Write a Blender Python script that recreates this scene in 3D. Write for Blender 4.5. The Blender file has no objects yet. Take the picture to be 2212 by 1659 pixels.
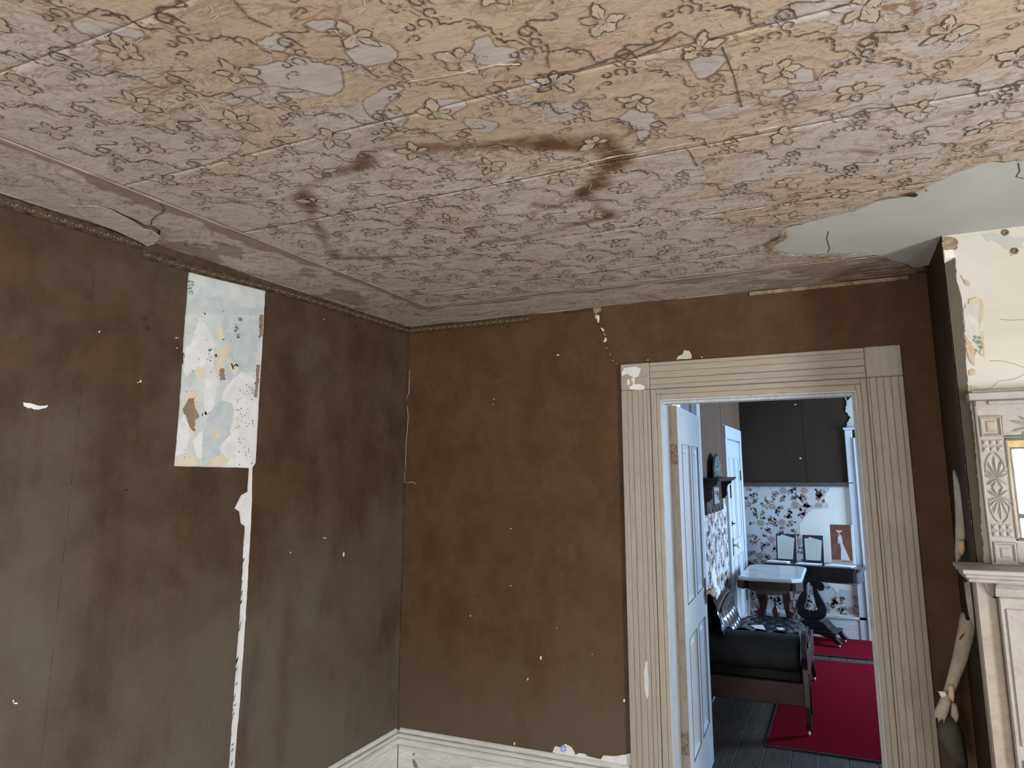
import bpy, bmesh, math, random
import numpy as np
from mathutils import Vector, Matrix
from mathutils import noise as mnoise
from mathutils.geometry import delaunay_2d_cdt, tessellate_polygon
random.seed(7)
PI = math.pi
scene = bpy.context.scene
COL = scene.collection

# ------------------------------------------------------------------ camera
H = 2.475                                   # ceiling height
CAM = Vector((2.27745, -3.29832, 1.63))
YAW, PITCH, ROLL = -0.40885, 0.16885, -0.00624
FPX, PCX, PCY = 1480.74, 1169.458, 766.651  # focal length and principal point in the 2212x1659 frame
fw = Vector((math.sin(YAW)*math.cos(PITCH), math.cos(YAW)*math.cos(PITCH), math.sin(PITCH)))
rt0 = Vector((math.cos(YAW), -math.sin(YAW), 0)); up0 = rt0.cross(fw)
rt = rt0*math.cos(ROLL)+up0*math.sin(ROLL); up = -rt0*math.sin(ROLL)+up0*math.cos(ROLL)
cd = bpy.data.cameras.new('camera'); cam = bpy.data.objects.new('camera', cd); COL.objects.link(cam)
cd.sensor_width = 36.0; cd.lens = FPX/2212*36.0
cd.shift_x = -(PCX-1106)/2212; cd.shift_y = (PCY-829.5)/2212
cam.matrix_world = Matrix(((rt.x, up.x, -fw.x, CAM.x), (rt.y, up.y, -fw.y, CAM.y), (rt.z, up.z, -fw.z, CAM.z), (0, 0, 0, 1)))
cd.clip_start = 0.02
scene.camera = cam

def W(px, py, ax, v):
    """point of the photograph -> the point where its sight line meets the real plane (axis ax = v)"""
    d = fw+rt*((px-PCX)/FPX)-up*((py-PCY)/FPX)
    return CAM+d*((v-CAM[ax])/d[ax])

# ------------------------------------------------------------------ view, sky, window light
vs = scene.view_settings
vs.view_transform = 'Standard'; vs.look = 'None'; vs.gamma = 1.0; vs.use_curve_mapping = False
vs.exposure = 0.0
world = bpy.data.worlds.new('sky'); scene.world = world; world.use_nodes = True
bg = world.node_tree.nodes['Background']
bg.inputs[0].default_value = (0.80, 0.90, 1.0, 1); bg.inputs[1].default_value = 3.2
scene.cycles.max_bounces = 10; scene.cycles.diffuse_bounces = 6; scene.cycles.glossy_bounces = 4
scene.cycles.transparent_max_bounces = 12
scene.cycles.sample_clamp_indirect = 6.0

def area(name, loc, target, sx, sy, power, col):
    l = bpy.data.lights.new(name, 'AREA'); l.shape = 'RECTANGLE'; l.size = sx; l.size_y = sy
    l.energy = power; l.color = col
    o = bpy.data.objects.new(name, l); COL.objects.link(o); o.location = loc
    o.rotation_euler = (Vector(target)-Vector(loc)).to_track_quat('-Z', 'Y').to_euler()
    return o
REAR, RIGHT = -5.10, 5.0
# daylight outside the panes of each window
area('daylight_rear_window', (4.08, REAR-0.16, 1.22), (4.08, 0, 2.4), 1.0, 1.40, 80, (1.0, 0.98, 0.95))
area('daylight_rear_window_near_left', (1.30, REAR-0.16, 1.22), (1.30, 0, 2.6), 1.0, 1.40, 98, (1.0, 0.98, 0.95))
area('daylight_right_window', (RIGHT+0.16, -2.75, 1.18), (0, -2.4, 2.1), 1.0, 1.35, 245, (0.92, 0.97, 1.0))
area('daylight_far_room_window', (4.58, 3.62, 1.45), (1.28, 3.1, 1.1), 1.05, 1.45, 270, (0.46, 0.69, 1.0))

# ------------------------------------------------------------------ node helpers
def mat(name):
    m = bpy.data.materials.new(name); m.use_nodes = True
    return m, m.node_tree, m.node_tree.nodes['Principled BSDF']
def N(t, typ, **k):
    n = t.nodes.new(typ)
    for a, b in k.items():
        if isinstance(a, str) and hasattr(n, a): setattr(n, a, b)
    return n
def L(t, a, b): t.links.new(a, b)
def coords(t, scale=(1, 1, 1)):
    tc = N(t, 'ShaderNodeTexCoord'); mp = N(t, 'ShaderNodeMapping'); mp.inputs['Scale'].default_value = scale
    L(t, tc.outputs['Object'], mp.inputs['Vector']); return mp.outputs['Vector']
def noise(t, vec, scale, detail=4, rough=0.55, dist=0.0):
    n = N(t, 'ShaderNodeTexNoise'); n.inputs['Scale'].default_value = scale; n.inputs['Detail'].default_value = detail
    n.inputs['Roughness'].default_value = rough; n.inputs['Distortion'].default_value = dist
    L(t, vec, n.inputs['Vector']); return n.outputs['Fac']
def ramp(t, fac, stops):
    r = N(t, 'ShaderNodeValToRGB'); e = r.color_ramp.elements
    while len(e) < len(stops): e.new(0.5)
    for k, (p, c) in enumerate(stops):
        e[k].position = p; e[k].color = (c, c, c, 1) if isinstance(c, (int, float)) else (*c, 1)
    L(t, fac, r.inputs[0]); return r.outputs['Color']
def mix(t, fac, a, b, mode='MIX'):
    m = N(t, 'ShaderNodeMix'); m.data_type = 'RGBA'; m.blend_type = mode
    for s, v in ((m.inputs[0], fac), (m.inputs[6], a), (m.inputs[7], b)):
        if isinstance(v, (int, float)): s.default_value = v if s.type == 'VALUE' else (v, v, v, 1)
        elif isinstance(v, tuple): s.default_value = (*v, 1)
        else: L(t, v, s)
    return m.outputs[2]
def mth(t, op, a, b=0.0):
    m = N(t, 'ShaderNodeMath', operation=op); m.operation = op
    for s, v in ((m.inputs[0], a), (m.inputs[1], b)):
        if isinstance(v, (int, float)): s.default_value = v
        else: L(t, v, s)
    return m.outputs[0]
def bump(t, b, h, strength=0.3, dist=0.01):
    n = N(t, 'ShaderNodeBump'); n.inputs['Strength'].default_value = strength; n.inputs['Distance'].default_value = dist
    L(t, h, n.inputs['Height']); L(t, n.outputs[0], b.inputs['Normal'])

def simple(name, c1, c2=None, scale=6, rough=0.7, stretch=(1, 1, 1), bumpy=0.0, spec=0.3, metal=0.0, detail=5, lo=0.35, hi=0.65, coat=0.0):
    m, t, b = mat(name)
    v = coords(t, stretch)
    n = noise(t, v, scale, detail)
    if c2: L(t, ramp(t, n, [(lo, c1), (hi, c2)]), b.inputs['Base Color'])
    else: b.inputs['Base Color'].default_value = (*c1, 1)
    b.inputs['Roughness'].default_value = rough; b.inputs['Metallic'].default_value = metal
    b.inputs['Specular IOR Level'].default_value = spec
    b.inputs['Coat Weight'].default_value = coat
    if bumpy: bump(t, b, noise(t, v, scale*4, 6), bumpy, 0.004)
    return m

def brown_paper(name, dark, light, grey, seed=0.0, rough=0.62, z0=0.3, z1=1.5):
    """aged brown wallpaper: soft clouds, vertical streaks, fine fibre, pale flecks; dusty and rubbed towards the bottom"""
    m, t, b = mat(name)
    tc = N(t, 'ShaderNodeTexCoord'); mp = N(t, 'ShaderNodeMapping'); mp.inputs['Location'].default_value = (seed, seed*1.7, seed*.6)
    L(t, tc.outputs['Object'], mp.inputs['Vector']); v = mp.outputs['Vector']
    mp2 = N(t, 'ShaderNodeMapping'); mp2.inputs['Scale'].default_value = (5, 5, 1.6); L(t, v, mp2.inputs['Vector'])
    big = noise(t, v, 1.7, 6, 0.6, 0.3)
    streak = noise(t, mp2.outputs['Vector'], 1.0, 6, 0.62)
    fine = noise(t, v, 90, 4, 0.7)
    med = noise(t, v, 6.0, 7, 0.65, 0.4)
    c = mix(t, ramp(t, med, [(0.36, 0.0), (0.62, 1.0)]), dark, light)
    sep = N(t, 'ShaderNodeSeparateXYZ'); L(t, tc.outputs['Object'], sep.inputs[0])
    mr = N(t, 'ShaderNodeMapRange'); mr.inputs['From Min'].default_value = z0; mr.inputs['From Max'].default_value = z1
    mr.inputs['To Min'].default_value = 0.34; mr.inputs['To Max'].default_value = 0.0; L(t, sep.outputs[2], mr.inputs['Value'])
    g = ramp(t, mth(t, 'ADD', mth(t, 'ADD', mth(t, 'MULTIPLY', big, 0.7), mth(t, 'MULTIPLY', streak, 0.28)), mr.outputs[0]), [(0.50, 0.0), (0.84, 1.0)])
    c = mix(t, g, c, grey)
    c = mix(t, ramp(t, streak, [(0.30, 0.35), (0.48, 0.0)]), c, tuple(x*0.62 for x in dark))
    c = mix(t, 0.22, c, ramp(t, fine, [(0.3, 0.0), (0.7, 0.25)]), 'OVERLAY')
    fl = ramp(t, noise(t, v, 26, 5, 0.75, 1.2), [(0.62, 0.0), (0.72, 0.5)])
    c = mix(t, mth(t, 'MULTIPLY', fl, ramp(t, noise(t, v, 4.3, 2), [(0.52, 0.0), (0.62, 1.0)])), c, tuple(min(1, x*2.0) for x in light))
    L(t, c, b.inputs['Base Color']); b.inputs['Roughness'].default_value = rough; b.inputs['Specular IOR Level'].default_value = 0.14
    bump(t, b, mth(t, 'ADD', med, mth(t, 'MULTIPLY', fine, 0.12)), 0.25, 0.006)
    return m
M = {}
M['brown_left'] = brown_paper('brown_wallpaper_left', (0.063, 0.038, 0.021), (0.092, 0.057, 0.033), (0.128, 0.108, 0.087), 0, z1=1.9)
M['brown_back'] = brown_paper('brown_wallpaper_back', (0.080, 0.043, 0.020), (0.112, 0.062, 0.030), (0.120, 0.088, 0.060), 5.3, z1=1.2)
M['brown_wrap'] = brown_paper('brown_wallpaper_chimney_edge', (0.085, 0.070, 0.045), (0.105, 0.088, 0.060), (0.11, 0.095, 0.07), 3, z1=-2)
M['brown_far'] = brown_paper('brown_wallpaper_far_room', (0.036, 0.022, 0.013), (0.046, 0.029, 0.017), (0.046, 0.030, 0.019), 9.1, z1=-2)  # darker copy of the side wall's paper, shade put into its colour
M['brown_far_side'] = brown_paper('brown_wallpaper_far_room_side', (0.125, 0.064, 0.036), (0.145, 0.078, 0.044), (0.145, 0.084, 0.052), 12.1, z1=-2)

def ceiling_paper():
    m, t, b = mat('stained_ceiling_paper')
    v = coords(t); vx = coords(t, (0.75, 1.15, 1))
    at = N(t, 'ShaderNodeAttribute'); at.attribute_name = 'mark'
    sp = N(t, 'ShaderNodeSeparateColor'); L(t, at.outputs['Color'], sp.inputs[0])
    stain, warm, smear = sp.outputs[0], sp.outputs[1], sp.outputs[2]
    n = noise(t, vx, 3.1, 6, 0.60, 0.9)
    nn = mth(t, 'ADD', n, mth(t, 'MULTIPLY', mth(t, 'SUBTRACT', warm, 0.5), 0.26))
    tan = mix(t, ramp(t, noise(t, v, 5.0, 4), [(0.35, 0.0), (0.65, 1.0)]), (0.405, 0.330, 0.232), (0.365, 0.285, 0.205))
    tan = mix(t, ramp(t, noise(t, v, 1.6, 3, 0.5), [(0.45, 0.0), (0.62, 0.8)]), tan, (0.400, 0.300, 0.218))
    grey = mix(t, ramp(t, noise(t, v, 9, 5), [(0.35, 0.0), (0.65, 1.0)]), (0.355, 0.315, 0.280), (0.41, 0.370, 0.335))
    c = mix(t, ramp(t, nn, [(0.475, 0.0), (0.50, 1.0)]), grey, tan)
    # overall fading away from the leak: the whole sheet greyer where warm is low
    c = mix(t, ramp(t, warm, [(0.05, 0.62), (0.70, 0.0)]), c, mix(t, ramp(t, noise(t, vx, 14, 6, 0.6), [(0.35, 0.0), (0.65, 1.0)]), (0.425, 0.370, 0.315), (0.50, 0.450, 0.395)))
    # tide lines left by dried water
    for sc, ce, w, s, col in ((None, 0.487, 0.009, 0.85, (0.15, 0.085, 0.04)), (None, 0.455, 0.005, 0.5, (0.20, 0.13, 0.08)), (None, 0.545, 0.005, 0.5, (0.24, 0.15, 0.09)), (6.3, 0.47, 0.007, 0.65, (0.18, 0.115, 0.065)), (6.3, 0.55, 0.007, 0.65, (0.18, 0.115, 0.065)), (9.7, 0.50, 0.009, 0.6, (0.19, 0.13, 0.085)), (13.0, 0.55, 0.010, 0.45, (0.22, 0.16, 0.11))):
        f = nn if sc is None else noise(t, vx, sc, 4, 0.5, 1.3)
        line = ramp(t, f, [(ce-w, 0.0), (ce, 1.0), (ce+w*1.1, 0.0)])
        c = mix(t, mth(t, 'MULTIPLY', line, s), c, col)
    for sc, n_, w, s, col in ((2.6, 7.0, 0.050, 0.70, (0.20, 0.125, 0.070)), (5.5, 6.0, 0.050, 0.55, (0.21, 0.140, 0.088))):
        f = mth(t, 'FRACT', mth(t, 'MULTIPLY', noise(t, vx, sc, 5, 0.55, 0.7), n_))
        line = ramp(t, f, [(.5-w, 0.0), (.5, 1.0), (.5+w*2.2, 0.0)])
        msk = ramp(t, noise(t, v, 3.7+sc, 3), [(0.42, 0.15), (0.60, 1.0)])
        c = mix(t, mth(t, 'MULTIPLY', mth(t, 'MULTIPLY', line, s), msk), c, col)
    c = mix(t, ramp(t, noise(t, coords(t, (1.0, 2.2, 1)), 24, 6, 0.7, 1.0), [(0.47, 0.0), (0.78, 0.38)]), c, (0.27, 0.205, 0.145))
    isl = at.outputs['Alpha']
    c = mix(t, ramp(t, isl, [(0.49, 0.0), (0.52, 0.92)]), c, mix(t, ramp(t, noise(t, v, 7, 5), [(0.35, 0.0), (0.65, 1.0)]), (0.345, 0.315, 0.295), (0.40, 0.370, 0.350)))
    c = mix(t, ramp(t, isl, [(0.44, 0.0), (0.490, 0.85), (0.53, 0.0)]), c, (0.17, 0.10, 0.05))
    spots = ramp(t, noise(t, v, 17, 5, 0.7, 0.6), [(0.62, 0.0), (0.72, 0.6)])
    c = mix(t, spots, c, (0.215, 0.140, 0.085))
    white = ramp(t, noise(t, v, 12, 5, 0.7, 2.0), [(0.60, 0.0), (0.70, 0.55)])
    c = mix(t, white, c, (0.46, 0.435, 0.39))
    c = mix(t, smear, c, (0.190, 0.135, 0.092))
    sn = mth(t, 'MULTIPLY', stain, ramp(t, noise(t, v, 14, 6, 0.7, 0.8), [(0.30, 0.45), (0.60, 1.15)]))
    c = mix(t, ramp(t, sn, [(0.05, 0.0), (0.45, 0.55), (0.95, 0.97)]), c, (0.105, 0.052, 0.018))
    L(t, c, b.inputs['Base Color']); b.inputs['Roughness'].default_value = 0.8; b.inputs['Specular IOR Level'].default_value = 0.15
    bump(t, b, mth(t, 'ADD', noise(t, coords(t, (1.0, 5.0, 1)), 4.0, 6, 0.6), mth(t, 'MULTIPLY', noise(t, v, 60, 4), 0.15)), 0.45, 0.012)
    return m
M['ceiling_paper'] = ceiling_paper()

def plaster(name, c1, c2, crack=True, scale=2.2):
    m, t, b = mat(name); v = coords(t)
    c = mix(t, ramp(t, noise(t, v, scale, 6, 0.6, 0.5), [(0.35, 0.0), (0.65, 1.0)]), c1, c2)
    c = mix(t, ramp(t, noise(t, v, 45, 4, 0.7), [(0.68, 0.0), (0.76, 0.5)]), c, tuple(x*0.72 for x in c1))
    L(t, c, b.inputs['Base Color']); b.inputs['Roughness'].default_value = 0.85; b.inputs['Specular IOR Level'].default_value = 0.2
    bump(t, b, noise(t, v, 9, 8, 0.65), 0.25, 0.008)
    return m
M['plaster_ceiling'] = plaster('bare_grey_ceiling_plaster', (0.385, 0.385, 0.355), (0.435, 0.440, 0.425))
M['plaster_breast'] = plaster('cream_chimney_plaster', (0.475, 0.450, 0.385), (0.53, 0.505, 0.440))
M['plaster_wall'] = plaster('white_wall_plaster', (0.60, 0.60, 0.58), (0.66, 0.66, 0.64))
M['plaster_far'] = plaster('cream_far_room_plaster', (0.62, 0.60, 0.52), (0.70, 0.68, 0.60))
M['tear_white'] = plaster('white_torn_paper', (0.62, 0.61, 0.61), (0.72, 0.72, 0.72), scale=14)
M['tear_blue'] = plaster('pale_blue_grey_underpaper', (0.47, 0.51, 0.51), (0.60, 0.62, 0.60), scale=12)
M['tear_bluelow'] = plaster('smooth_blue_grey_underpaper', (0.43, 0.47, 0.49), (0.54, 0.57, 0.58), scale=18)
M['oldgrey'] = plaster('old_grey_breast_paper', (0.42, 0.41, 0.37), (0.52, 0.51, 0.48), scale=18)
M['tear_cream'] = simple('cream_size_stain', (0.60, 0.52, 0.38), (0.66, 0.60, 0.48), 14, 0.9)
M['breast_stain'] = simple('tan_scraped_breast_edge', (0.40, 0.30, 0.19), (0.50, 0.42, 0.31), 26, 0.9, bumpy=.3)
M['tear_brown'] = simple('bared_brown_wall', (0.26, 0.205, 0.145), (0.20, 0.15, 0.10), 14, 0.9)
M['lath'] = simple('ochre_lath_and_mortar', (0.34, 0.26, 0.155), (0.15, 0.11, 0.07), 30, 0.9, bumpy=.6)
M['fleck'] = simple('pale_chip', (0.70, 0.67, 0.60), None, rough=0.9)
M['hole'] = simple('dark_hole', (0.035, 0.024, 0.016), None, rough=0.95)
M['sprig'] = simple('grey_green_sprig_print', (0.16, 0.19, 0.16), (0.22, 0.25, 0.22), 40, 0.9)
M['green'] = simple('green_leaf_print', (0.12, 0.24, 0.17), None, rough=0.9)
M['violet'] = simple('violet_flower_print', (0.20, 0.11, 0.17), (0.45, 0.40, 0.46), 60, 0.9)
M['blueflower'] = simple('blue_flower_print', (0.16, 0.22, 0.62), (0.35, 0.42, 0.78), 90, 0.9)
M['ink'] = simple('brown_scroll_ink', (0.050, 0.036, 0.024), (0.125, 0.095, 0.065), 9, 0.8)
M['inkwhite'] = simple('chalk_white_print', (0.44, 0.42, 0.38), None, rough=0.8)
M['petalpale'] = simple('pale_flower_print', (0.35, 0.290, 0.215), (0.42, 0.350, 0.265), 26, 0.8)
M['ridge'] = simple('soiled_paper_fold', (0.42, 0.355, 0.275), (0.27, 0.215, 0.165), 12, 0.8)

def painted(name, c1, c2, dirt, stretch=(1, 1, 1), rough=0.55, dirt_amt=0.8):
    m, t, b = mat(name); v = coords(t, stretch); vo = coords(t)
    c = mix(t, ramp(t, noise(t, v, 5, 7, 0.65), [(0.35, 0.0), (0.65, 1.0)]), c1, c2)
    c = mix(t, mth(t, 'MULTIPLY', ramp(t, noise(t, v, 14, 7, 0.7), [(0.52, 0.0), (0.72, 1.0)]), dirt_amt), c, dirt)
    c = mix(t, ramp(t, noise(t, vo, 70, 4, 0.7), [(0.70, 0.0), (0.78, 0.7)]), c, tuple(min(1, x*1.5) for x in c1))
    L(t, c, b.inputs['Base Color']); b.inputs['Roughness'].default_value = rough; b.inputs['Specular IOR Level'].default_value = 0.35
    bump(t, b, noise(t, v, 20, 6), 0.15, 0.003)
    return m
M['trim_v'] = painted('worn_beige_casing_paint', (0.350, 0.312, 0.258), (0.305, 0.272, 0.226), (0.22, 0.175, 0.13), (9, 9, 0.9))
M['trim_h'] = painted('worn_beige_head_casing_paint', (0.355, 0.315, 0.255), (0.315, 0.275, 0.222), (0.23, 0.18, 0.135), (0.9, 9, 9))
M['base_b'] = painted('worn_white_baseboard_paint', (0.64, 0.65, 0.64), (0.52, 0.51, 0.48), (0.36, 0.31, 0.26), (1, 1, 8))
M['mantel'] = painted('off_white_mantel_paint', (0.385, 0.362, 0.342), (0.325, 0.298, 0.275), (0.22, 0.16, 0.12), (2, 2, 2), 0.5, 0.6)
M['mantel_dirty'] = painted('rubbed_mantel_paint', (0.36, 0.320, 0.270), (0.30, 0.255, 0.21), (0.22, 0.15, 0.10), (2, 2, 2), 0.5, 0.6)
M['doorpaint'] = painted('pale_blue_white_door_paint', (0.56, 0.58, 0.60), (0.50, 0.52, 0.54), (0.36, 0.36, 0.36), (6, 6, 0.8), 0.4, 0.4)
M['dooredge'] = painted('bare_wood_door_edge', (0.24, 0.205, 0.165), (0.20, 0.165, 0.13), (0.10, 0.08, 0.06), (5, 5, 1), 0.8)
M['jamb'] = painted('grey_white_jamb_paint', (0.46, 0.48, 0.50), (0.40, 0.42, 0.44), (0.25, 0.23, 0.2), (5, 5, 1), 0.5)
M['rust'] = simple('flaking_rusty_iron', (0.10, 0.068, 0.042), (0.26, 0.205, 0.15), 120, 0.8, metal=0.2, bumpy=.4)
M['darkmetal'] = simple('dark_bronze_metal', (0.035, 0.028, 0.025), None, rough=0.5, metal=0.6)
M['porcelain'] = simple('ivory_porcelain', (0.78, 0.74, 0.62), None, rough=0.15, spec=0.6)
M['darkwood'] = simple('dark_polished_wood', (0.030, 0.014, 0.011), (0.012, 0.007, 0.006), 9, 0.42, (1, 1, 6), spec=0.35)
M['blackwood'] = simple('black_lacquered_wood', (0.016, 0.012, 0.013), (0.008, 0.007, 0.008), 9, 0.30, (5, 1, 1), spec=0.5, coat=0.3)
M['walnut'] = simple('red_brown_walnut', (0.095, 0.040, 0.032), (0.05, 0.022, 0.018), 14, 0.35, (1, 1, 5), spec=0.5, coat=0.2)
M['wornwood'] = simple('dull_red_brown_wood', (0.060, 0.030, 0.023), (0.034, 0.018, 0.015), 8, 0.5, (1, 4, 1))
M['leather'] = simple('black_buttoned_leather', (0.016, 0.016, 0.019), (0.010, 0.010, 0.012), 12, 0.28, spec=0.7, bumpy=.1, coat=0.35)
M['cloth_black'] = simple('faded_black_leather', (0.012, 0.012, 0.012), (0.008, 0.008, 0.008), 10, 0.6, spec=.2, bumpy=.2)
M['marble'] = simple('grey_white_marble', (0.60, 0.62, 0.62), (0.47, 0.49, 0.50), 7, 0.18, spec=0.6, detail=8)
M['paper_white'] = simple('white_paper', (0.78, 0.79, 0.80), None, rough=0.8)
M['paper_cream'] = simple('cream_document_paper', (0.62, 0.66, 0.58), None, rough=0.85)
M['textline'] = simple('faint_grey_writing', (0.42, 0.46, 0.42), None, rough=0.85)
M['frameblack'] = simple('black_mount_board', (0.028, 0.024, 0.038), None, rough=0.5)
M['sepia'] = simple('sepia_brown_print', (0.150, 0.048, 0.030), (0.25, 0.10, 0.06), 12, 0.45)
M['printwhite'] = simple('white_dress_print', (0.72, 0.70, 0.76), None, rough=0.5)
M['printskin'] = simple('pale_tan_print', (0.55, 0.36, 0.25), None, rough=0.5)
M['floral_base'] = simple('pale_grey_floral_wallpaper', (0.46, 0.455, 0.46), (0.52, 0.51, 0.51), 8, 0.8, bumpy=.1)
M['floral_dark'] = simple('brown_leaf_print', (0.15, 0.095, 0.08), (0.25, 0.17, 0.13), 40, 0.8)
M['floral_mid'] = simple('soft_brown_bloom_print', (0.36, 0.29, 0.26), (0.29, 0.22, 0.19), 60, 0.8)
M['floral_line'] = simple('grey_brown_vine_print', (0.26, 0.20, 0.18), None, rough=0.8)
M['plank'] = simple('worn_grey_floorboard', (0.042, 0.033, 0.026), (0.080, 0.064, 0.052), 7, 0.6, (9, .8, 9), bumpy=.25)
M['floor_near'] = simple('worn_oak_floorboard', (0.42, 0.33, 0.24), (0.33, 0.25, 0.18), 7, 0.5, (1, 9, 9), bumpy=.2)
M['rug'] = simple('crimson_rug_pile', (0.125, 0.006, 0.012), (0.175, 0.009, 0.018), 160, 1.0, spec=0.0, bumpy=.6)
M['rug_edge'] = simple('dark_rug_binding', (0.03, 0.018, 0.022), None, rough=0.9)
M['gilt'] = simple('dulled_gilt', (0.20, 0.150, 0.085), (0.07, 0.048, 0.026), 60, 0.5, metal=0.2, spec=.4)
M['giltdark'] = simple('dark_brown_border_ground', (0.050, 0.032, 0.017), (0.085, 0.056, 0.030), 25, 0.6)
M['ochre'] = simple('sunlit_ochre_window_jamb', (0.80, 0.50, 0.12), (0.85, 0.70, 0.38), 12, 0.6)
M['winwood'] = simple('dark_window_bar_paint', (0.09, 0.10, 0.13), None, rough=0.5)
M['wall_plain'] = simple('plain_tan_wall', (0.34, 0.26, 0.19), (0.30, 0.23, 0.17), 4, 0.8)
M['wall_far_plain'] = simple('plain_grey_blue_wall', (0.30, 0.32, 0.36), None, rough=0.8)
M['curtain'] = simple('grey_net_curtain', (0.45, 0.47, 0.52), (0.34, 0.36, 0.40), 10, 0.9, (12, 12, .5))
M['peel'] = simple('grey_back_of_peeled_paper', (0.42, 0.40, 0.36), (0.30, 0.28, 0.25), 18, 0.85, bumpy=.2)
M['rollpaper'] = simple('beige_rolled_paper', (0.46, 0.405, 0.32), (0.33, 0.285, 0.22), 20, 0.85, bumpy=.3)
M['peach'] = simple('peach_paper_scrap', (0.62, 0.42, 0.27), None, rough=0.85)
M['peeldark'] = simple('dark_grey_green_peeled_paper', (0.085, 0.078, 0.068), (0.065, 0.058, 0.050), 8, 0.8)
M['ornament'] = simple('tarnished_silver_fretwork', (0.26, 0.29, 0.29), (0.05, 0.055, 0.06), 38, 0.4, metal=0.3, lo=.42, hi=.55)
m_, t_, b_ = mat('mirror_glass'); b_.inputs['Base Color'].default_value = (0.90, 0.92, 0.93, 1); b_.inputs['Metallic'].default_value = 1; b_.inputs['Roughness'].default_value = 0.015; M['mirror'] = m_
m_, t_, b_ = mat('window_pane')
tr = N(t_, 'ShaderNodeBsdfTransparent'); gl = N(t_, 'ShaderNodeBsdfGlossy'); gl.inputs['Roughness'].default_value = 0.03; mx = N(t_, 'ShaderNodeMixShader'); mx.inputs[0].default_value = 0.06
L(t_, tr.outputs[0], mx.inputs[1]); L(t_, gl.outputs[0], mx.inputs[2]); L(t_, mx.outputs[0], t_.nodes['Material Output'].inputs[0]); M['glass'] = m_

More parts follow.
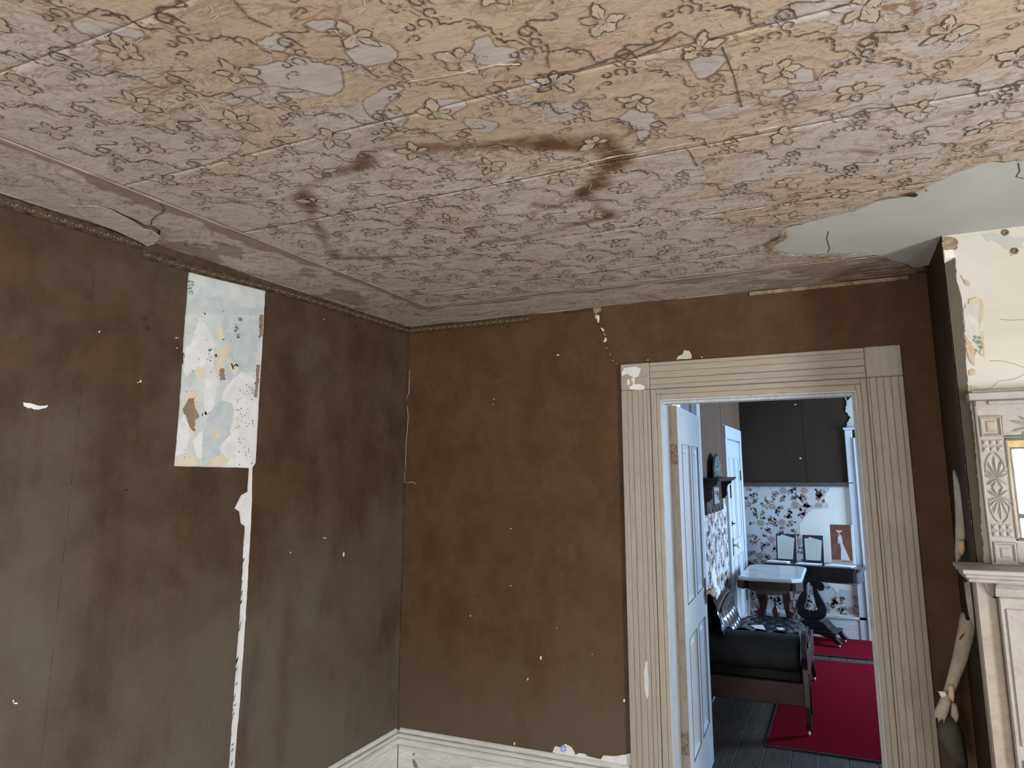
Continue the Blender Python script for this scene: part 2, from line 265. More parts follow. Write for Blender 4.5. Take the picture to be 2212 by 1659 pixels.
# ------------------------------------------------------------------ mesh helpers
def link(o, parent=None):
    COL.objects.link(o)
    if parent is not None: o.parent = parent
    return o
def tag(o, label=None, cat=None, kind=None, group=None):
    if label: o['label'] = label
    if cat: o['category'] = cat
    if kind: o['kind'] = kind
    if group: o['group'] = group
    return o
def empty(name, loc=(0, 0, 0), rz=0.0, **k):
    o = bpy.data.objects.new(name, None); o.location = loc; o.rotation_euler = (0, 0, rz); o.empty_display_size = 0.1
    link(o); return tag(o, **k)
class MB:
    def __init__(s): s.v = []; s.f = []; s.sm = []
    def add(s, vs, fs, smooth=False):
        b = len(s.v); s.v += [tuple(x) for x in vs]
        for f in fs: s.f.append(tuple(b+i for i in f)); s.sm.append(smooth)
        return s
    def box(s, x0, x1, y0, y1, z0, z1):
        x0, x1 = sorted((x0, x1)); y0, y1 = sorted((y0, y1)); z0, z1 = sorted((z0, z1))
        return s.add([(x0, y0, z0), (x1, y0, z0), (x1, y1, z0), (x0, y1, z0), (x0, y0, z1), (x1, y0, z1), (x1, y1, z1), (x0, y1, z1)],
                     [(0, 3, 2, 1), (4, 5, 6, 7), (0, 1, 5, 4), (1, 2, 6, 5), (2, 3, 7, 6), (3, 0, 4, 7)])
    def bbox(s, x0, x1, y0, y1, z0, z1, c=0.004):
        """box with chamfered edges"""
        bm = bmesh.new(); x0, x1 = sorted((x0, x1)); y0, y1 = sorted((y0, y1)); z0, z1 = sorted((z0, z1))
        bmesh.ops.create_cube(bm, size=1)
        for w in bm.verts: w.co = Vector(((x0+x1)/2+w.co.x*(x1-x0), (y0+y1)/2+w.co.y*(y1-y0), (z0+z1)/2+w.co.z*(z1-z0)))
        bmesh.ops.bevel(bm, geom=list(bm.edges), offset=c, segments=1, affect='EDGES')
        bm.verts.index_update()
        s.add([w.co[:] for w in bm.verts], [[w.index for w in f.verts] for f in bm.faces]); bm.free(); return s
    def prism(s, poly, ax, a, b, smooth=False):
        """poly: 2-D outline in the two other axes (cyclic order of xyz without ax); extruded from a to b along ax"""
        def P(u, v, w):
            q = [0, 0, 0]; o = [i for i in range(3) if i != ax]; q[o[0]] = u; q[o[1]] = v; q[ax] = w; return tuple(q)
        n = len(poly); vs = [P(u, v, a) for u, v in poly]+[P(u, v, b) for u, v in poly]
        tri = tessellate_polygon([[Vector((u, v, 0)) for u, v in poly]])
        fs = [tuple(t) for t in tri]+[tuple(n+i for i in reversed(t)) for t in tri]
        s.add(vs, fs)
        k = len(s.v)-2*n
        for i in range(n):
            j = (i+1) % n; s.f.append((k+i, k+j, k+n+j, k+n+i)); s.sm.append(smooth)
        return s
    def tube(s, pts, r, seg=8, smooth=True, cap=True, flat=1.0):
        pts = [Vector(p) for p in pts]; rr = r if isinstance(r, (list, tuple)) else [r]*len(pts)
        vs = []; n = len(pts); prev = None
        for i, p in enumerate(pts):
            d = (pts[min(i+1, n-1)]-pts[max(i-1, 0)]).normalized()
            if prev is None:
                a = Vector((0, 0, 1)) if abs(d.z) < 0.9 else Vector((1, 0, 0)); u = d.cross(a).normalized()
            else: u = (prev-d*prev.dot(d)).normalized()
            prev = u; w = d.cross(u)
            for k in range(seg):
                t = 2*PI*k/seg; vs.append(p+(u*math.cos(t)+w*math.sin(t)*flat)*rr[i])
        fs = [(i*seg+k, i*seg+(k+1) % seg, (i+1)*seg+(k+1) % seg, (i+1)*seg+k) for i in range(n-1) for k in range(seg)]
        if cap: fs += [tuple(reversed(range(seg))), tuple((n-1)*seg+k for k in range(seg))]
        return s.add(vs, fs, smooth)
    def lathe(s, prof, c=(0, 0, 0), seg=20, axis=2, smooth=True):
        """prof: (radius, height) pairs along the axis"""
        vs = []
        for r, h in prof:
            for k in range(seg):
                t = 2*PI*k/seg; a, b = r*math.cos(t), r*math.sin(t)
                q = {2: (a, b, h), 0: (h, a, b), 1: (b, h, a)}[axis]
                vs.append((c[0]+q[0], c[1]+q[1], c[2]+q[2]))
        n = len(prof)
        fs = [(i*seg+k, i*seg+(k+1) % seg, (i+1)*seg+(k+1) % seg, (i+1)*seg+k) for i in range(n-1) for k in range(seg)]
        fs += [tuple(reversed(range(seg))), tuple((n-1)*seg+k for k in range(seg))]
        return s.add(vs, fs, smooth)
    def grid(s, P, nu, nv, smooth=True, closed_u=False):
        vs = [P(i/(nu if closed_u else nu-1), j/(nv-1)) for j in range(nv) for i in range(nu)]
        lim = nu if closed_u else nu-1
        return s.add(vs, [(j*nu+i, j*nu+(i+1) % nu, (j+1)*nu+(i+1) % nu, (j+1)*nu+i) for j in range(nv-1) for i in range(lim)], smooth)
    def mesh(s, name):
        me = bpy.data.meshes.new(name); me.from_pydata(s.v, [], s.f)
        me.polygons.foreach_set('use_smooth', s.sm); me.update(); return me
    def build(s, name, m, parent=None, label=None, cat=None, kind=None, group=None, fix=True, solid=0.0, loc=None):
        me = s.mesh(name)
        if fix:
            bm = bmesh.new(); bm.from_mesh(me); bmesh.ops.recalc_face_normals(bm, faces=bm.faces); bm.to_mesh(me); bm.free()
        me.materials.append(m); o = bpy.data.objects.new(name, me); link(o, parent); tag(o, label, cat, kind, group)
        if loc: o.location = loc
        if solid: 
            md = o.modifiers.new('thickness', 'SOLIDIFY'); md.thickness = solid; md.offset = 0
        return o
def box(name, x0, x1, y0, y1, z0, z1, m, parent=None, **k): return MB().box(x0, x1, y0, y1, z0, z1).build(name, m, parent, **k)

def jag(pts, step, amp, closed=True, seed=0):
    """resample a 2-D outline and roughen it like a torn edge"""
    rnd = random.Random(seed); out = []; n = len(pts)
    for i in range(n if closed else n-1):
        a, b = Vector(pts[i]), Vector(pts[(i+1) % n]); d = b-a; k = max(1, int(d.length/step))
        nrm = Vector((-d.y, d.x)).normalized() if d.length > 0 else Vector((0, 0))
        for j in range(k):
            o = rnd.gauss(0, amp) if j else rnd.gauss(0, amp*0.4)
            out.append(tuple(a+d*(j/k)+nrm*o))
    if not closed: out.append(tuple(pts[-1]))
    return out
def crop(ox, oy, s, pts): return [(ox+x*s, oy+y*s) for x, y in pts]
AXN = {0: (1, 2), 1: (0, 2), 2: (0, 1)}
def decal(name, pxpts, ax, v, off, thick, m, parent, step=0.006, amp=0.0012, world=False, **k):
    """a thin layer (torn paper, chipped plaster) lying on the wall plane ax=v, its face 'off' in front of it towards the room"""
    a, b = AXN[ax]; sgn = {0: 1, 1: -1, 2: -1}[ax]
    P = pxpts if world else [(lambda q: (q[a], q[b]))(W(x, y, ax, v)) for x, y in pxpts]
    if step: P = jag(P, step, amp, True, hash(name) % 1000 if False else len(pxpts)*13+int(abs(P[0][0])*997))
    return MB().prism(P, ax, v+sgn*(off-thick), v+sgn*off).build(name, m, parent, **k)

# ================================================================== THE SETTING
FY = 4.381            # far room back wall
FX = 1.281            # far room left wall
OPX0, OPX1, OPZ = 1.483, 2.352, 1.972   # door opening
WT = 0.14
# floor
fl = tag(MB().box(-0.15, 5.15, REAR-0.15, WT/2, -0.12, -0.02).box(-0.15, 5.15, WT/2, FY+.15, -0.12, -0.02).build('floor', M['floor_near']), 'wooden plank floor running through both rooms', 'floor', 'structure')
rnd = random.Random(3)
nb = 16; x0 = FX; pw = 0.1508
for i in range(21):
    xa = FX+i*pw; xb = min(xa+pw, 4.4)
    if xa >= 4.4: break
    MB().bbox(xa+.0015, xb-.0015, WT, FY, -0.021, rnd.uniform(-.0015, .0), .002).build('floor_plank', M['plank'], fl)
for i in range(33):
    MB().box(i*.1515+.001, min(5.0, (i+1)*.1515-.001), REAR, WT, -0.021, rnd.uniform(-.001, 0)).build('floor_plank', M['floor_near'], fl)
# ceiling plaster (bare where the paper has come down)
ceil = tag(MB().box(-0.15, 5.15, REAR-0.15, WT/2, H, H+0.12).box(-.15, 5.15, WT/2, FY+.15, H, H+.12).build('ceiling', M['plaster_ceiling']), 'plaster ceiling under water-stained printed ceiling paper', 'ceiling', 'structure')
# walls
wl = tag(MB().box(-0.15, 0, REAR-.15, 0, 0, H).build('wall_left', M['plaster_wall']), 'left wall hung with brown paper around a bared white patch', 'wall', 'structure')
wb = tag(MB().box(-0.15, OPX0, 0, WT, 0, H).box(OPX1, 5.15, 0, WT, 0, H).box(OPX0, OPX1, 0, WT, OPZ, H).build('wall_back', M['plaster_wall']), 'brown papered back wall with the open doorway', 'wall', 'structure')
def wall_hole(name, ax, a, b, u0, u1, holes, m, label, parent=None):
    """a wall slab between a..b on axis ax, along u0..u1, with rectangular holes (u0,u1,z0,z1)"""
    mb = MB(); cur = u0
    def add(ua, ub, za, zb):
        if ub-ua < 1e-4 or zb-za < 1e-4: return
        if ax == 0: mb.box(a, b, ua, ub, za, zb)
        else: mb.box(ua, ub, a, b, za, zb)
    for (p, q, z0, z1) in sorted(holes):
        add(cur, p, 0, H); add(p, q, 0, z0); add(p, q, z1, H); cur = q
    add(cur, u1, 0, H)
    return tag(mb.build(name, m, parent), label, 'wall', 'structure')
wall_hole('wall_front', 1, REAR-.15, REAR, 0, 5.0, [(3.60, 4.56, .55, 1.88), (.82, 1.78, .55, 1.88)], M['wall_plain'], 'plain wall behind the camera with two windows')
wall_hole('wall_right', 0, RIGHT, RIGHT+.15, REAR-.15, WT, [(-3.24, -2.26, .5, 1.85)], M['wall_plain'], 'plain wall on the right with one window')
wfl = wall_hole('wall_far_left', 0, FX-.05, FX, WT, FY, [(1.05, 1.86, .70, 2.24)], M['wall_far_plain'], 'left wall of the room beyond the doorway, brown above and floral below')
wfb = tag(MB().box(FX-.14, 4.55, FY, FY+.15, 0, H).build('wall_far_back', M['wall_far_plain']), 'end wall of the room beyond the doorway, dark brown above floral paper', 'wall', 'structure')
wall_hole('wall_far_right', 0, 4.4, 4.55, WT, FY, [(3.08, 4.16, .70, 2.20)], M['wall_far_plain'], 'right wall of the room beyond the doorway with a window')
# chimney breast
BX, BY = 2.671, -0.499
wc = tag(MB().box(BX, 4.35, BY, 0, 0, H).build('wall_chimney', M['plaster_breast']), 'cream plastered chimney breast above the mantelpiece', 'wall', 'structure')

# ---- windows
def window(name, ax, wall_in, wall_out, u0, u1, z0, z1, label, jm, bars=(1, 2), bm_=None, curtain=False, t=.03):
    e = tag(empty(name), label, 'window', 'structure'); bm_ = bm_ or M['winwood']
    def B(n, ua, ub, wa, wb_, za, zb, m):
        return box(n, wa, wb_, ua, ub, za, zb, m, e) if ax == 0 else box(n, ua, ub, wa, wb_, za, zb, m, e)
    s = 1 if wall_out > wall_in else -1
    B('window_frame', u0, u0+t, wall_in, wall_out, z0, z1, jm); B('window_frame', u1-t, u1, wall_in, wall_out, z0, z1, jm)
    B('window_frame', u0+t, u1-t, wall_in, wall_out, z1-t, z1, jm); B('window_sill', u0+t, u1-t, wall_in-s*.03, wall_out, z0, z0+t, jm)
    dq = abs(wall_out-wall_in); pa, pb = wall_in+s*dq*.45, wall_in+s*(dq*.45+.025); a, b, c, d = u0+t, u1-t, z0+t, z1-t; zm = (c+d)/2
    for k, (za, zb) in enumerate(((c, zm), (zm, d))):
        q = .035
        B('sash', a, a+q, pa, pb, za, zb, bm_); B('sash', b-q, b, pa, pb, za, zb, bm_)
        B('sash', a+q, b-q, pa, pb, za, za+q*.7, bm_); B('sash', a+q, b-q, pa, pb, zb-q*.7, zb, bm_)
        B('pane', a+q, b-q, (pa+pb)/2-.002, (pa+pb)/2+.002, za+q*.7, zb-q*.7, M['glass'])
        nx, nz = bars
        for i in range(1, nx): 
            uu = a+q+(b-a-2*q)*i/nx; B('muntin', uu-.008, uu+.008, pa, pb, za+q*.7, zb-q*.7, bm_)
        for i in range(1, nz):
            zz = za+(zb-za)*i/nz; B('muntin', a+q, b-q, pa+.001, pb-.001, zz-.004, zz+.004, bm_)
    if curtain:
        mb = MB(); mb.grid(lambda u, v: (wall_in+s*.012+math.sin(u*50)*.004, u0+.40+u*(u1-u0-.50), z0+.05+v*(z1-z0-.08)), 60, 2)
        mb.build('net_curtain', M['curtain'], e, solid=.001)
    return e
window('window_1', 1, REAR, REAR-.15, 3.60, 4.56, .55, 1.88, 'ochre framed sash window reflected in the overmantel mirror', M['ochre'], (3, 3), t=.055)
window('window_2', 1, REAR, REAR-.15, .82, 1.78, .55, 1.88, 'sash window in the wall behind the camera, left of centre', M['ochre'], (2, 3))
window('window_3', 0, RIGHT, RIGHT+.15, -3.24, -2.26, .50, 1.85, 'sash window in the right wall of the near room', M['trim_v'], (1, 1))
window('window_4', 0, FX, FX-.05, 1.05, 1.86, .70, 2.24, 'bright window behind the open door with a grey net curtain', M['doorpaint'], (1, 1), curtain=True)
window('window_5', 0, 4.4, 4.55, 3.08, 4.16, .70, 2.20, 'wide window in the right wall of the far room', M['doorpaint'], (2, 1))
# casing of window_4 seen above and beside the open door
e = empty('trim_1', label='white casing around the far room left window', cat='trim', kind='structure')
box('casing_board', FX, FX+.022, 1.86, 1.99, .62, 2.40, M['doorpaint'], e)
box('casing_board', FX, FX+.022, .93, 1.05, .62, 2.40, M['doorpaint'], e)
box('casing_board', FX, FX+.022, 1.05, 1.86, 2.24, 2.40, M['doorpaint'], e)

# ---- wallpaper strips, left wall (each length of paper a piece)
ZB = 0.285; ZT = H-.001
def strip(poly, ax, v, off, m, parent, name='wallpaper_strip', step=.02, amp=.0007, seed=1):
    P = jag(poly, step, amp, True, seed); sg = {0: 1, 1: -1}[ax]
    return MB().prism(P, ax, v+sg*.0005, v+sg*off).build(name, m, parent)
strip([(REAR, ZB), (-3.28, ZB), (-3.27, ZT), (REAR, ZT)], 0, 0, .0030, M['brown_left'], wl)
strip([(-3.275, ZB), (-2.566, ZB), (-2.56, ZT), (-3.265, ZT)], 0, 0, .0036, M['brown_left'], wl)
strip([(-2.561, ZB), (-1.851, ZB), (-1.846, ZT), (-2.556, ZT)], 0, 0, .0030, M['brown_left'], wl)
# around the bared patch: cut out exactly where the photo shows it
pq = lambda pts: [(lambda q: (q[1], q[2]))(W(x, y, 0, 0)) for x, y in pts]
slitL = pq([(536, 1011), (533, 1062), (519, 1070), (505, 1098), (515, 1105), (518, 1130), (527, 1137), (524, 1180), (521, 1260), (514, 1360), (508, 1440), (502, 1520), (497, 1600), (493, 1659)])
strip([(-1.850, ZB), (slitL[-1][0]-.004, ZB)]+slitL[::-1]+pq([(375, 1007), (386, 880), (396, 720), (407, 577)])+[(-1.487, ZT), (-1.846, ZT)], 0, 0, .0038, M['brown_left'], wl, seed=4)
slitR = pq([(573, 624), (566, 760), (560, 850), (552, 1000), (545, 1010), (543, 1100), (539, 1180), (533, 1290), (527, 1380), (519, 1500), (511, 1590), (506, 1659)])
strip([(slitR[-1][0]-.004, ZB), (-.475, ZB), (-.470, ZT), (-1.098, ZT)]+slitR, 0, 0, .0030, M['brown_left'], wl, seed=5)
strip([(-.478, ZB), (-.001, ZB), (-.001, ZT), (-.473, ZT)], 0, 0, .0037, M['brown_left'], wl, seed=6)
# back wall
CX0, CX1, CZ = 1.290, 2.541, 2.158       # outer edge of the door casing
strip([(.001, ZB), (.252, ZB), (.254, ZT), (.001, ZT)], 1, 0, .0030, M['brown_back'], wb)
strip([(.249, ZB), (.952, ZB), (.960, ZT), (.251, ZT)], 1, 0, .0037, M['brown_back'], wb)
crk = [(lambda q: (q[0], q[2]))(W(x, y, 1, 0)) for x, y in [(1290, 668), (1292, 700), (1303, 722), (1308, 742), (1312, 762), (1325, 780), (1339, 787)]]
strip([(.949, ZB), (CX0+.004, ZB), (CX0+.004, CZ-.01)]+[(x-.0015, z) for x, z in crk[::-1]]+[(crk[0][0], ZT), (.957, ZT)], 1, 0, .0030, M['brown_back'], wb, seed=8)
strip([(CX0+.004, CZ-.01), (1.664, CZ-.01), (1.664, ZT), (crk[0][0]+.003, ZT)]+[(x+.0015, z) for x, z in crk], 1, 0, .0036, M['brown_back'], wb, seed=9)
strip([(1.661, CZ-.01), (2.370, CZ-.01), (2.372, ZT), (1.661, ZT)], 1, 0, .0030, M['brown_back'], wb, seed=10)
strip([(2.368, CZ-.01), (CX1-.004, CZ-.01), (CX1-.004, 0), (BX, 0), (BX, ZT), (2.370, ZT)], 1, 0, .0036, M['brown_back'], wb, seed=11)
# chimney side, its shade put into a darker colour, and the brown strip that wraps on to its front
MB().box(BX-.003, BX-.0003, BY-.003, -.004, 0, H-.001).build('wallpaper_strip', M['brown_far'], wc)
wrap = [(lambda q: (q[0], q[2]))(W(x, y, 1, BY)) for x, y in [(2063, 557), (2066, 600), (2077, 650), (2081, 700), (2087, 790), (2092, 850), (2103, 930), (2126, 1216)]]
strip([(BX-.003, H-.107)]+wrap+[(BX+.05, 1.28), (BX-.003, 1.28)], 1, BY, .003, M['brown_wrap'], wc, seed=12, step=.012, amp=.0012)

# ---- bared patch on the left wall: layers of older papers
def Lp(name, pts, off, m, s=.3015, step=.0045, amp=.0022, ox=330, oy=540, **k):
    return decal(name, crop(ox, oy, s, pts), 0, 0, off, .0004, m, wl, step, amp, **k)
Lp('underpaper', [(262, 120), (805, 285), (740, 1000), (715, 1560), (140, 1550), (205, 700)], .0008, M['tear_blue'], step=.03, amp=.0004, label='pale blue-grey old paper layer in the bared patch')
Lp('underpaper', [(520, 470), (760, 500), (730, 880), (640, 870), (560, 940), (515, 930), (505, 700), (470, 560)], .0011, M['tear_bluelow'], step=.008)
Lp('underpaper', [(380, 1240), (560, 1300), (585, 1100), (480, 1080), (400, 1180)], .0011, M['tear_bluelow'])
Lp('underpaper', [(300, 330), (500, 340), (560, 400), (790, 420), (780, 470), (520, 468), (300, 430)], .0011, M['tear_bluelow'])
Lp('underpaper', [(350, 1250), (400, 1200), (545, 1220), (560, 1330), (480, 1430), (500, 1500), (350, 1510)], .0012, M['tear_bluelow'])
Lp('bare_plaster', [(330, 480), (400, 560), (425, 640), (450, 680), (430, 720), (435, 830), (480, 950), (450, 990), (440, 1120), (370, 1200), (365, 1060), (380, 960), (365, 900), (310, 850), (240, 900), (215, 860), (230, 700), (275, 670)], .0015, M['tear_white'], label='bare white plaster where old paper has gone')
Lp('bare_plaster', [(640, 870), (700, 900), (735, 930), (700, 990), (730, 1060), (745, 1070), (740, 1180), (715, 1560), (540, 1555), (500, 1500), (480, 1420), (510, 1370), (550, 1330), (585, 1140), (555, 1090), (490, 1075), (500, 1020), (540, 960)], .0015, M['tear_white'])
Lp('bare_plaster', [(225, 1180), (265, 1280), (240, 1440), (160, 1480), (165, 1260)], .0015, M['tear_white'])
Lp('bare_plaster', [(360, 1270), (350, 1510), (310, 1480), (285, 1370)], .0016, M['tear_white'])
Lp('bare_plaster', [(150, 1460), (165, 1475), (160, 1545), (142, 1545)], .0016, M['tear_white'])
Lp('size_stain', [(180, 1480), (260, 1440), (320, 1500), (330, 1550), (160, 1552)], .0018, M['tear_cream'], label='cream stained patch')
Lp('size_stain', [(440, 740), (510, 690), (565, 700), (520, 790), (500, 880), (480, 900), (440, 830)], .0018, M['tear_cream'])
Lp('size_stain', [(465, 545), (500, 540), (508, 630), (470, 650)], .0018, M['tear_cream'])
Lp('size_stain', [(310, 830), (370, 840), (385, 910), (320, 915), (300, 880)], .0018, M['tear_cream'])
Lp('size_stain', [(215, 1080), (260, 1000), (310, 1010), (325, 1180), (295, 1330), (260, 1310)], .0018, M['tear_cream'])
Lp('size_stain', [(550, 810), (600, 800), (615, 870), (580, 890), (548, 865)], .0018, M['tear_cream'])
Lp('size_stain', [(400, 1500), (500, 1460), (540, 1510), (520, 1552), (380, 1552)], .0018, M['tear_cream'])
Lp('size_stain', [(440, 1290), (480, 1270), (480, 1340), (445, 1350)], .0018, M['tear_cream'])
Lp('bared_wall', [(210, 1145), (250, 1065), (295, 1055), (302, 1130), (330, 1190), (300, 1225), (298, 1305), (262, 1270), (240, 1200)], .0021, M['tear_brown'], label='brown bare spot in the white patch')
Lp('bared_wall', [(475, 855), (508, 845), (518, 930), (490, 938), (472, 890)], .0021, M['tear_brown'])
Lp('bared_wall', [(762, 465), (792, 468), (782, 610), (758, 640)], .0021, M['lath'], label='mottled brown scraped edge beside the patch')
Lp('bared_wall', [(740, 820), (765, 825), (745, 1060), (725, 1050), (735, 930)], .0021, M['tear_brown'])
Lp('exposed_lath', [(265, 118), (390, 140), (580, 175), (582, 218), (430, 188), (300, 150)], .0024, M['lath'], label='ochre strip of lath along the top of the patch')
Lp('printed_border', [(640, 205), (700, 215), (800, 240), (800, 292), (720, 262), (690, 235), (640, 225)], .0022, M['violet'], label='violet flowered border scrap')
Lp('printed_leaf', [(606, 485), (640, 488), (636, 508), (610, 506)], .0022, M['lath'], step=.004)
Lp('printed_leaf', [(392, 712), (415, 705), (425, 716), (405, 728)], .0022, M['green'], step=.004)
rnd = random.Random(11)
def sprig(cx, cy, n, m, s=1.0):
    mb = MB()
    for i in range(n):
        t = i/n; x = cx+rnd.uniform(-12, 12)*s*(1-abs(t-.5)); y = cy+(t-.5)*95*s; a = rnd.uniform(-1, 1); l = rnd.uniform(9, 17)*s
        q = [(x, y), (x+l*math.cos(a)-3, y-l*math.sin(a)-4), (x+l*1.3*math.cos(a), y-l*1.3*math.sin(a)), (x+l*math.cos(a)+3, y-l*math.sin(a)+5)]
        if rnd.random() < .5: q = [(2*x-u, v) for u, v in q]
        mb.prism([(lambda w: (w[1], w[2]))(W(u, v, 0, 0)) for u, v in crop(330, 540, .3015, q)], 0, .0018, .0024)
    mb.build('printed_sprig', m, wl, label='grey-green leaf sprig printed on old paper')
sprig(270, 270, 22, M['sprig']); sprig(600, 590, 22, M['sprig']); sprig(210, 780, 16, M['sprig'], .8); sprig(405, 770, 10, M['green'], .7)
mb = MB()
for i in range(85):
    u = rnd.uniform(0, 1); y = rnd.uniform(950, 1540); x = 590+u*130; s = rnd.uniform(1.5, 5)
    if i > 60: x, y = rnd.uniform(200, 700), rnd.uniform(300, 1500)
    mb.prism([(lambda w: (w[1], w[2]))(W(a, b, 0, 0)) for a, b in crop(330, 540, .3015, [(x-s, y), (x, y-s*1.4), (x+s, y), (x, y+s*1.2)])], 0, .0015, .0025)
mb.build('plaster_pits', M['bared'] if 'bared' in M else M['tear_brown'], wl, kind='stuff')
for q in ([(556, 815), (565, 812), (580, 850), (572, 858)], [(575, 828), (600, 812), (612, 835), (604, 838), (596, 826), (578, 836)], [(443, 748), (457, 745), (456, 768), (444, 766)], [(500, 640), (510, 634), (508, 645), (498, 648)], [(366, 1160), (380, 1158), (388, 1180), (372, 1182)], [(350, 1170), (356, 1168), (354, 1192), (350, 1192)], [(360, 448), (380, 455), (372, 464)], [(190, 750), (215, 738), (212, 820), (200, 800)]):
    Lp('dark_chip', q, .0026, M['hole'], step=0)
# slit of white: underpaper below the patch
decal('underpaper', [(533, 1000), (548, 1000), (544, 1180), (530, 1380), (510, 1658), (490, 1658), (506, 1440), (520, 1180), (500, 1095), (530, 1060)], 0, 0, .0010, .0004, M['tear_white'], wl, .03, .0003)
decal('bare_plaster', [(530, 1063), (520, 1070), (504, 1097), (514, 1105), (517, 1131), (530, 1136)], 0, 0, .0013, .0004, M['tear_white'], wl, .008, .001)
mb = MB()
for i in range(34):
    t = rnd.random(); y = 1150+t*500; xc = 536-(y-1010)*.061+rnd.uniform(-4, 3); l = rnd.uniform(3, 9)
    mb.prism([(lambda w: (w[1], w[2]))(W(a, b, 0, 0)) for a, b in [(xc-3, y+l), (xc-1, y-1), (xc+3, y-l), (xc+1.5, y+2)]], 0, .0011, .0016)
mb.build('pencil_marks', M['sprig'], wl, kind='stuff')

# ---- chips, nail holes and scuffs on both walls
def chip(px, py, w, h, ax, v, m, parent, name='paint_chip'):
    n = 7; q = [(px+w*math.cos(2*PI*i/n+.4)*rnd.uniform(.6, 1.1), py+h*math.sin(2*PI*i/n+.4)*rnd.uniform(.6, 1.1)) for i in range(n)]
    a, b = AXN[ax]; sg = {0: 1, 1: -1, 2: -1}[ax]
    P = [(lambda g: (g[a], g[b]))(W(x, y, ax, v)) for x, y in q]
    MB().prism(P, ax, v+sg*.0028, v+sg*.0046).build(name, m, parent)
decal('paper_tear', [(48, 869), (62, 871), (85, 877), (102, 875), (100, 880), (80, 885), (60, 882), (50, 877)], 0, 0, .0045, .001, M['tear_white'], wl, .005, .0008, label='small white horizontal tear at far left')
for x, y, w, h in ((213, 717, 2.2, 2.2), (298, 827, 4, 2), (302, 824, 2, 3), (271, 1057, 1.5, 1.5), (741, 1197, 1.5, 7), (626, 1193, 1.2, 2.2), (700, 1162, 4, 1.2), (32, 1519, 5, 2.5), (27, 1514, 2, 3), (380, 730, 4, 1.2), (381, 752, 3, .8), (699, 690, 1, 1), (1090, 832, .1, .1)):
    chip(x, y, w, h, 0, 0, M['fleck'], wl)
for x, y, w, h in ((312, 690, 7, 5), (318, 709, 8, 6), (271, 1058, 4, 3), (299, 829, 4, 3), (768, 706, 4, 3)):
    chip(x, y, w, h, 0, 0, M['hole'], wl, 'nail_hole')
for x, y, w, h in ((1206, 767, 3, 2), (1169, 1420, 2, 5), (1141, 1467, 1.6, 3.2), (1017, 1330, 1.4, 2.4), (1349, 1513, 2.5, 4), (1112, 1606, 1.6, 4), (1203, 1356, 1.3, 1.3), (1068, 862, 1, 2), (1066, 874, .9, 1.4), (1104, 1142, 2, 1), (1280, 1413, 1, 1), (1104, 1265, 1.2, 1.6), (1404, 1142, .1, .1), (1516, 772, 2, 1.5), (1400, 778, 1.5, 1.5)):
    chip(x, y, w, h, 1, 0, M['fleck'], wb)
for x, y, w, h in ((1097, 706, 6, 3), (1090, 829, 4, 3), (1190, 1240, .1, .1)):
    chip(x, y, w, h, 1, 0, M['hole'], wb, 'nail_hole')
decal('paper_tear', [(1461, 777), (1466, 769), (1475, 766), (1478, 757), (1489, 758), (1495, 768), (1493, 775)], 1, 0, .0045, .001, M['plaster_breast'], wb, .005, .0006, label='cream bare spot above the door casing')
decal('paper_tear', [(1194, 1624), (1200, 1611), (1212, 1613), (1222, 1606), (1236, 1614), (1244, 1629), (1236, 1636), (1215, 1632)], 1, 0, .0046, .001, M['tear_white'], wb, .004, .0008, label='torn scrap with a blue flower above the baseboard')
mb = MB()
for i in range(13):
    a = i*2*PI/13; r_ = 6 if i % 2 else 4
    x, y = 1218+r_*math.cos(a), 1617+r_*math.sin(a)*1.1
    mb.prism([(lambda g: (g[0], g[2]))(W(u, v_, 1, 0)) for u, v_ in [(x-2, y), (x, y-2.4), (x+2.2, y), (x, y+2)]], 1, -.0046, -.0051)
mb.build('printed_flower', M['blueflower'], wb, label='blue printed flower')
decal('paper_tear', [(1238, 1632), (1252, 1626), (1262, 1627), (1270, 1633), (1298, 1640), (1304, 1631), (1325, 1633), (1345, 1630), (1366, 1626), (1368, 1660), (1340, 1654), (1300, 1647), (1262, 1638)], 1, 0, .0048, .001, M['tear_white'], wb, .006, .001, label='long white tear above the baseboard beside the door')
# crack above the door: bared plaster slivers
cs = (2212/220.0)
for q in ([(1600, 400), (1655, 420), (1665, 480), (1650, 580), (1625, 570), (1605, 480)], [(1570, 430), (1600, 405), (1590, 440), (1600, 490), (1575, 480)], [(1690, 680), (1730, 695), (1770, 745), (1745, 770), (1715, 730)], [(1750, 800), (1795, 850), (1785, 855), (1755, 820)], [(1775, 905), (1810, 905), (1820, 960), (1785, 1005), (1755, 990), (1755, 950), (1780, 965)], [(1795, 1100), (1830, 1130), (1820, 1140), (1800, 1120)], [(1870, 1240), (1905, 1285), (1895, 1285)], [(1925, 1385), (1975, 1405), (1960, 1415)], [(2010, 1445), (2060, 1475), (2040, 1475)]):
    decal('crack_sliver', crop(1130, 640, 1/cs, q), 1, 0, .0044, .001, M['fleck'], wb, 0)
MB().tube([(x, -.0032, z) for x, z in crk], .0016, 5).build('plaster_crack', M['hole'], wb)
decal('mortar_plug', crop(1130, 640, 1/cs, [(1520, 250), (1690, 240), (1700, 320), (1640, 350), (1580, 400), (1540, 340)]), 1, 0, .006, .003, M['lath'], wb, .004, .0008, label='tan mortar plug above the crack')
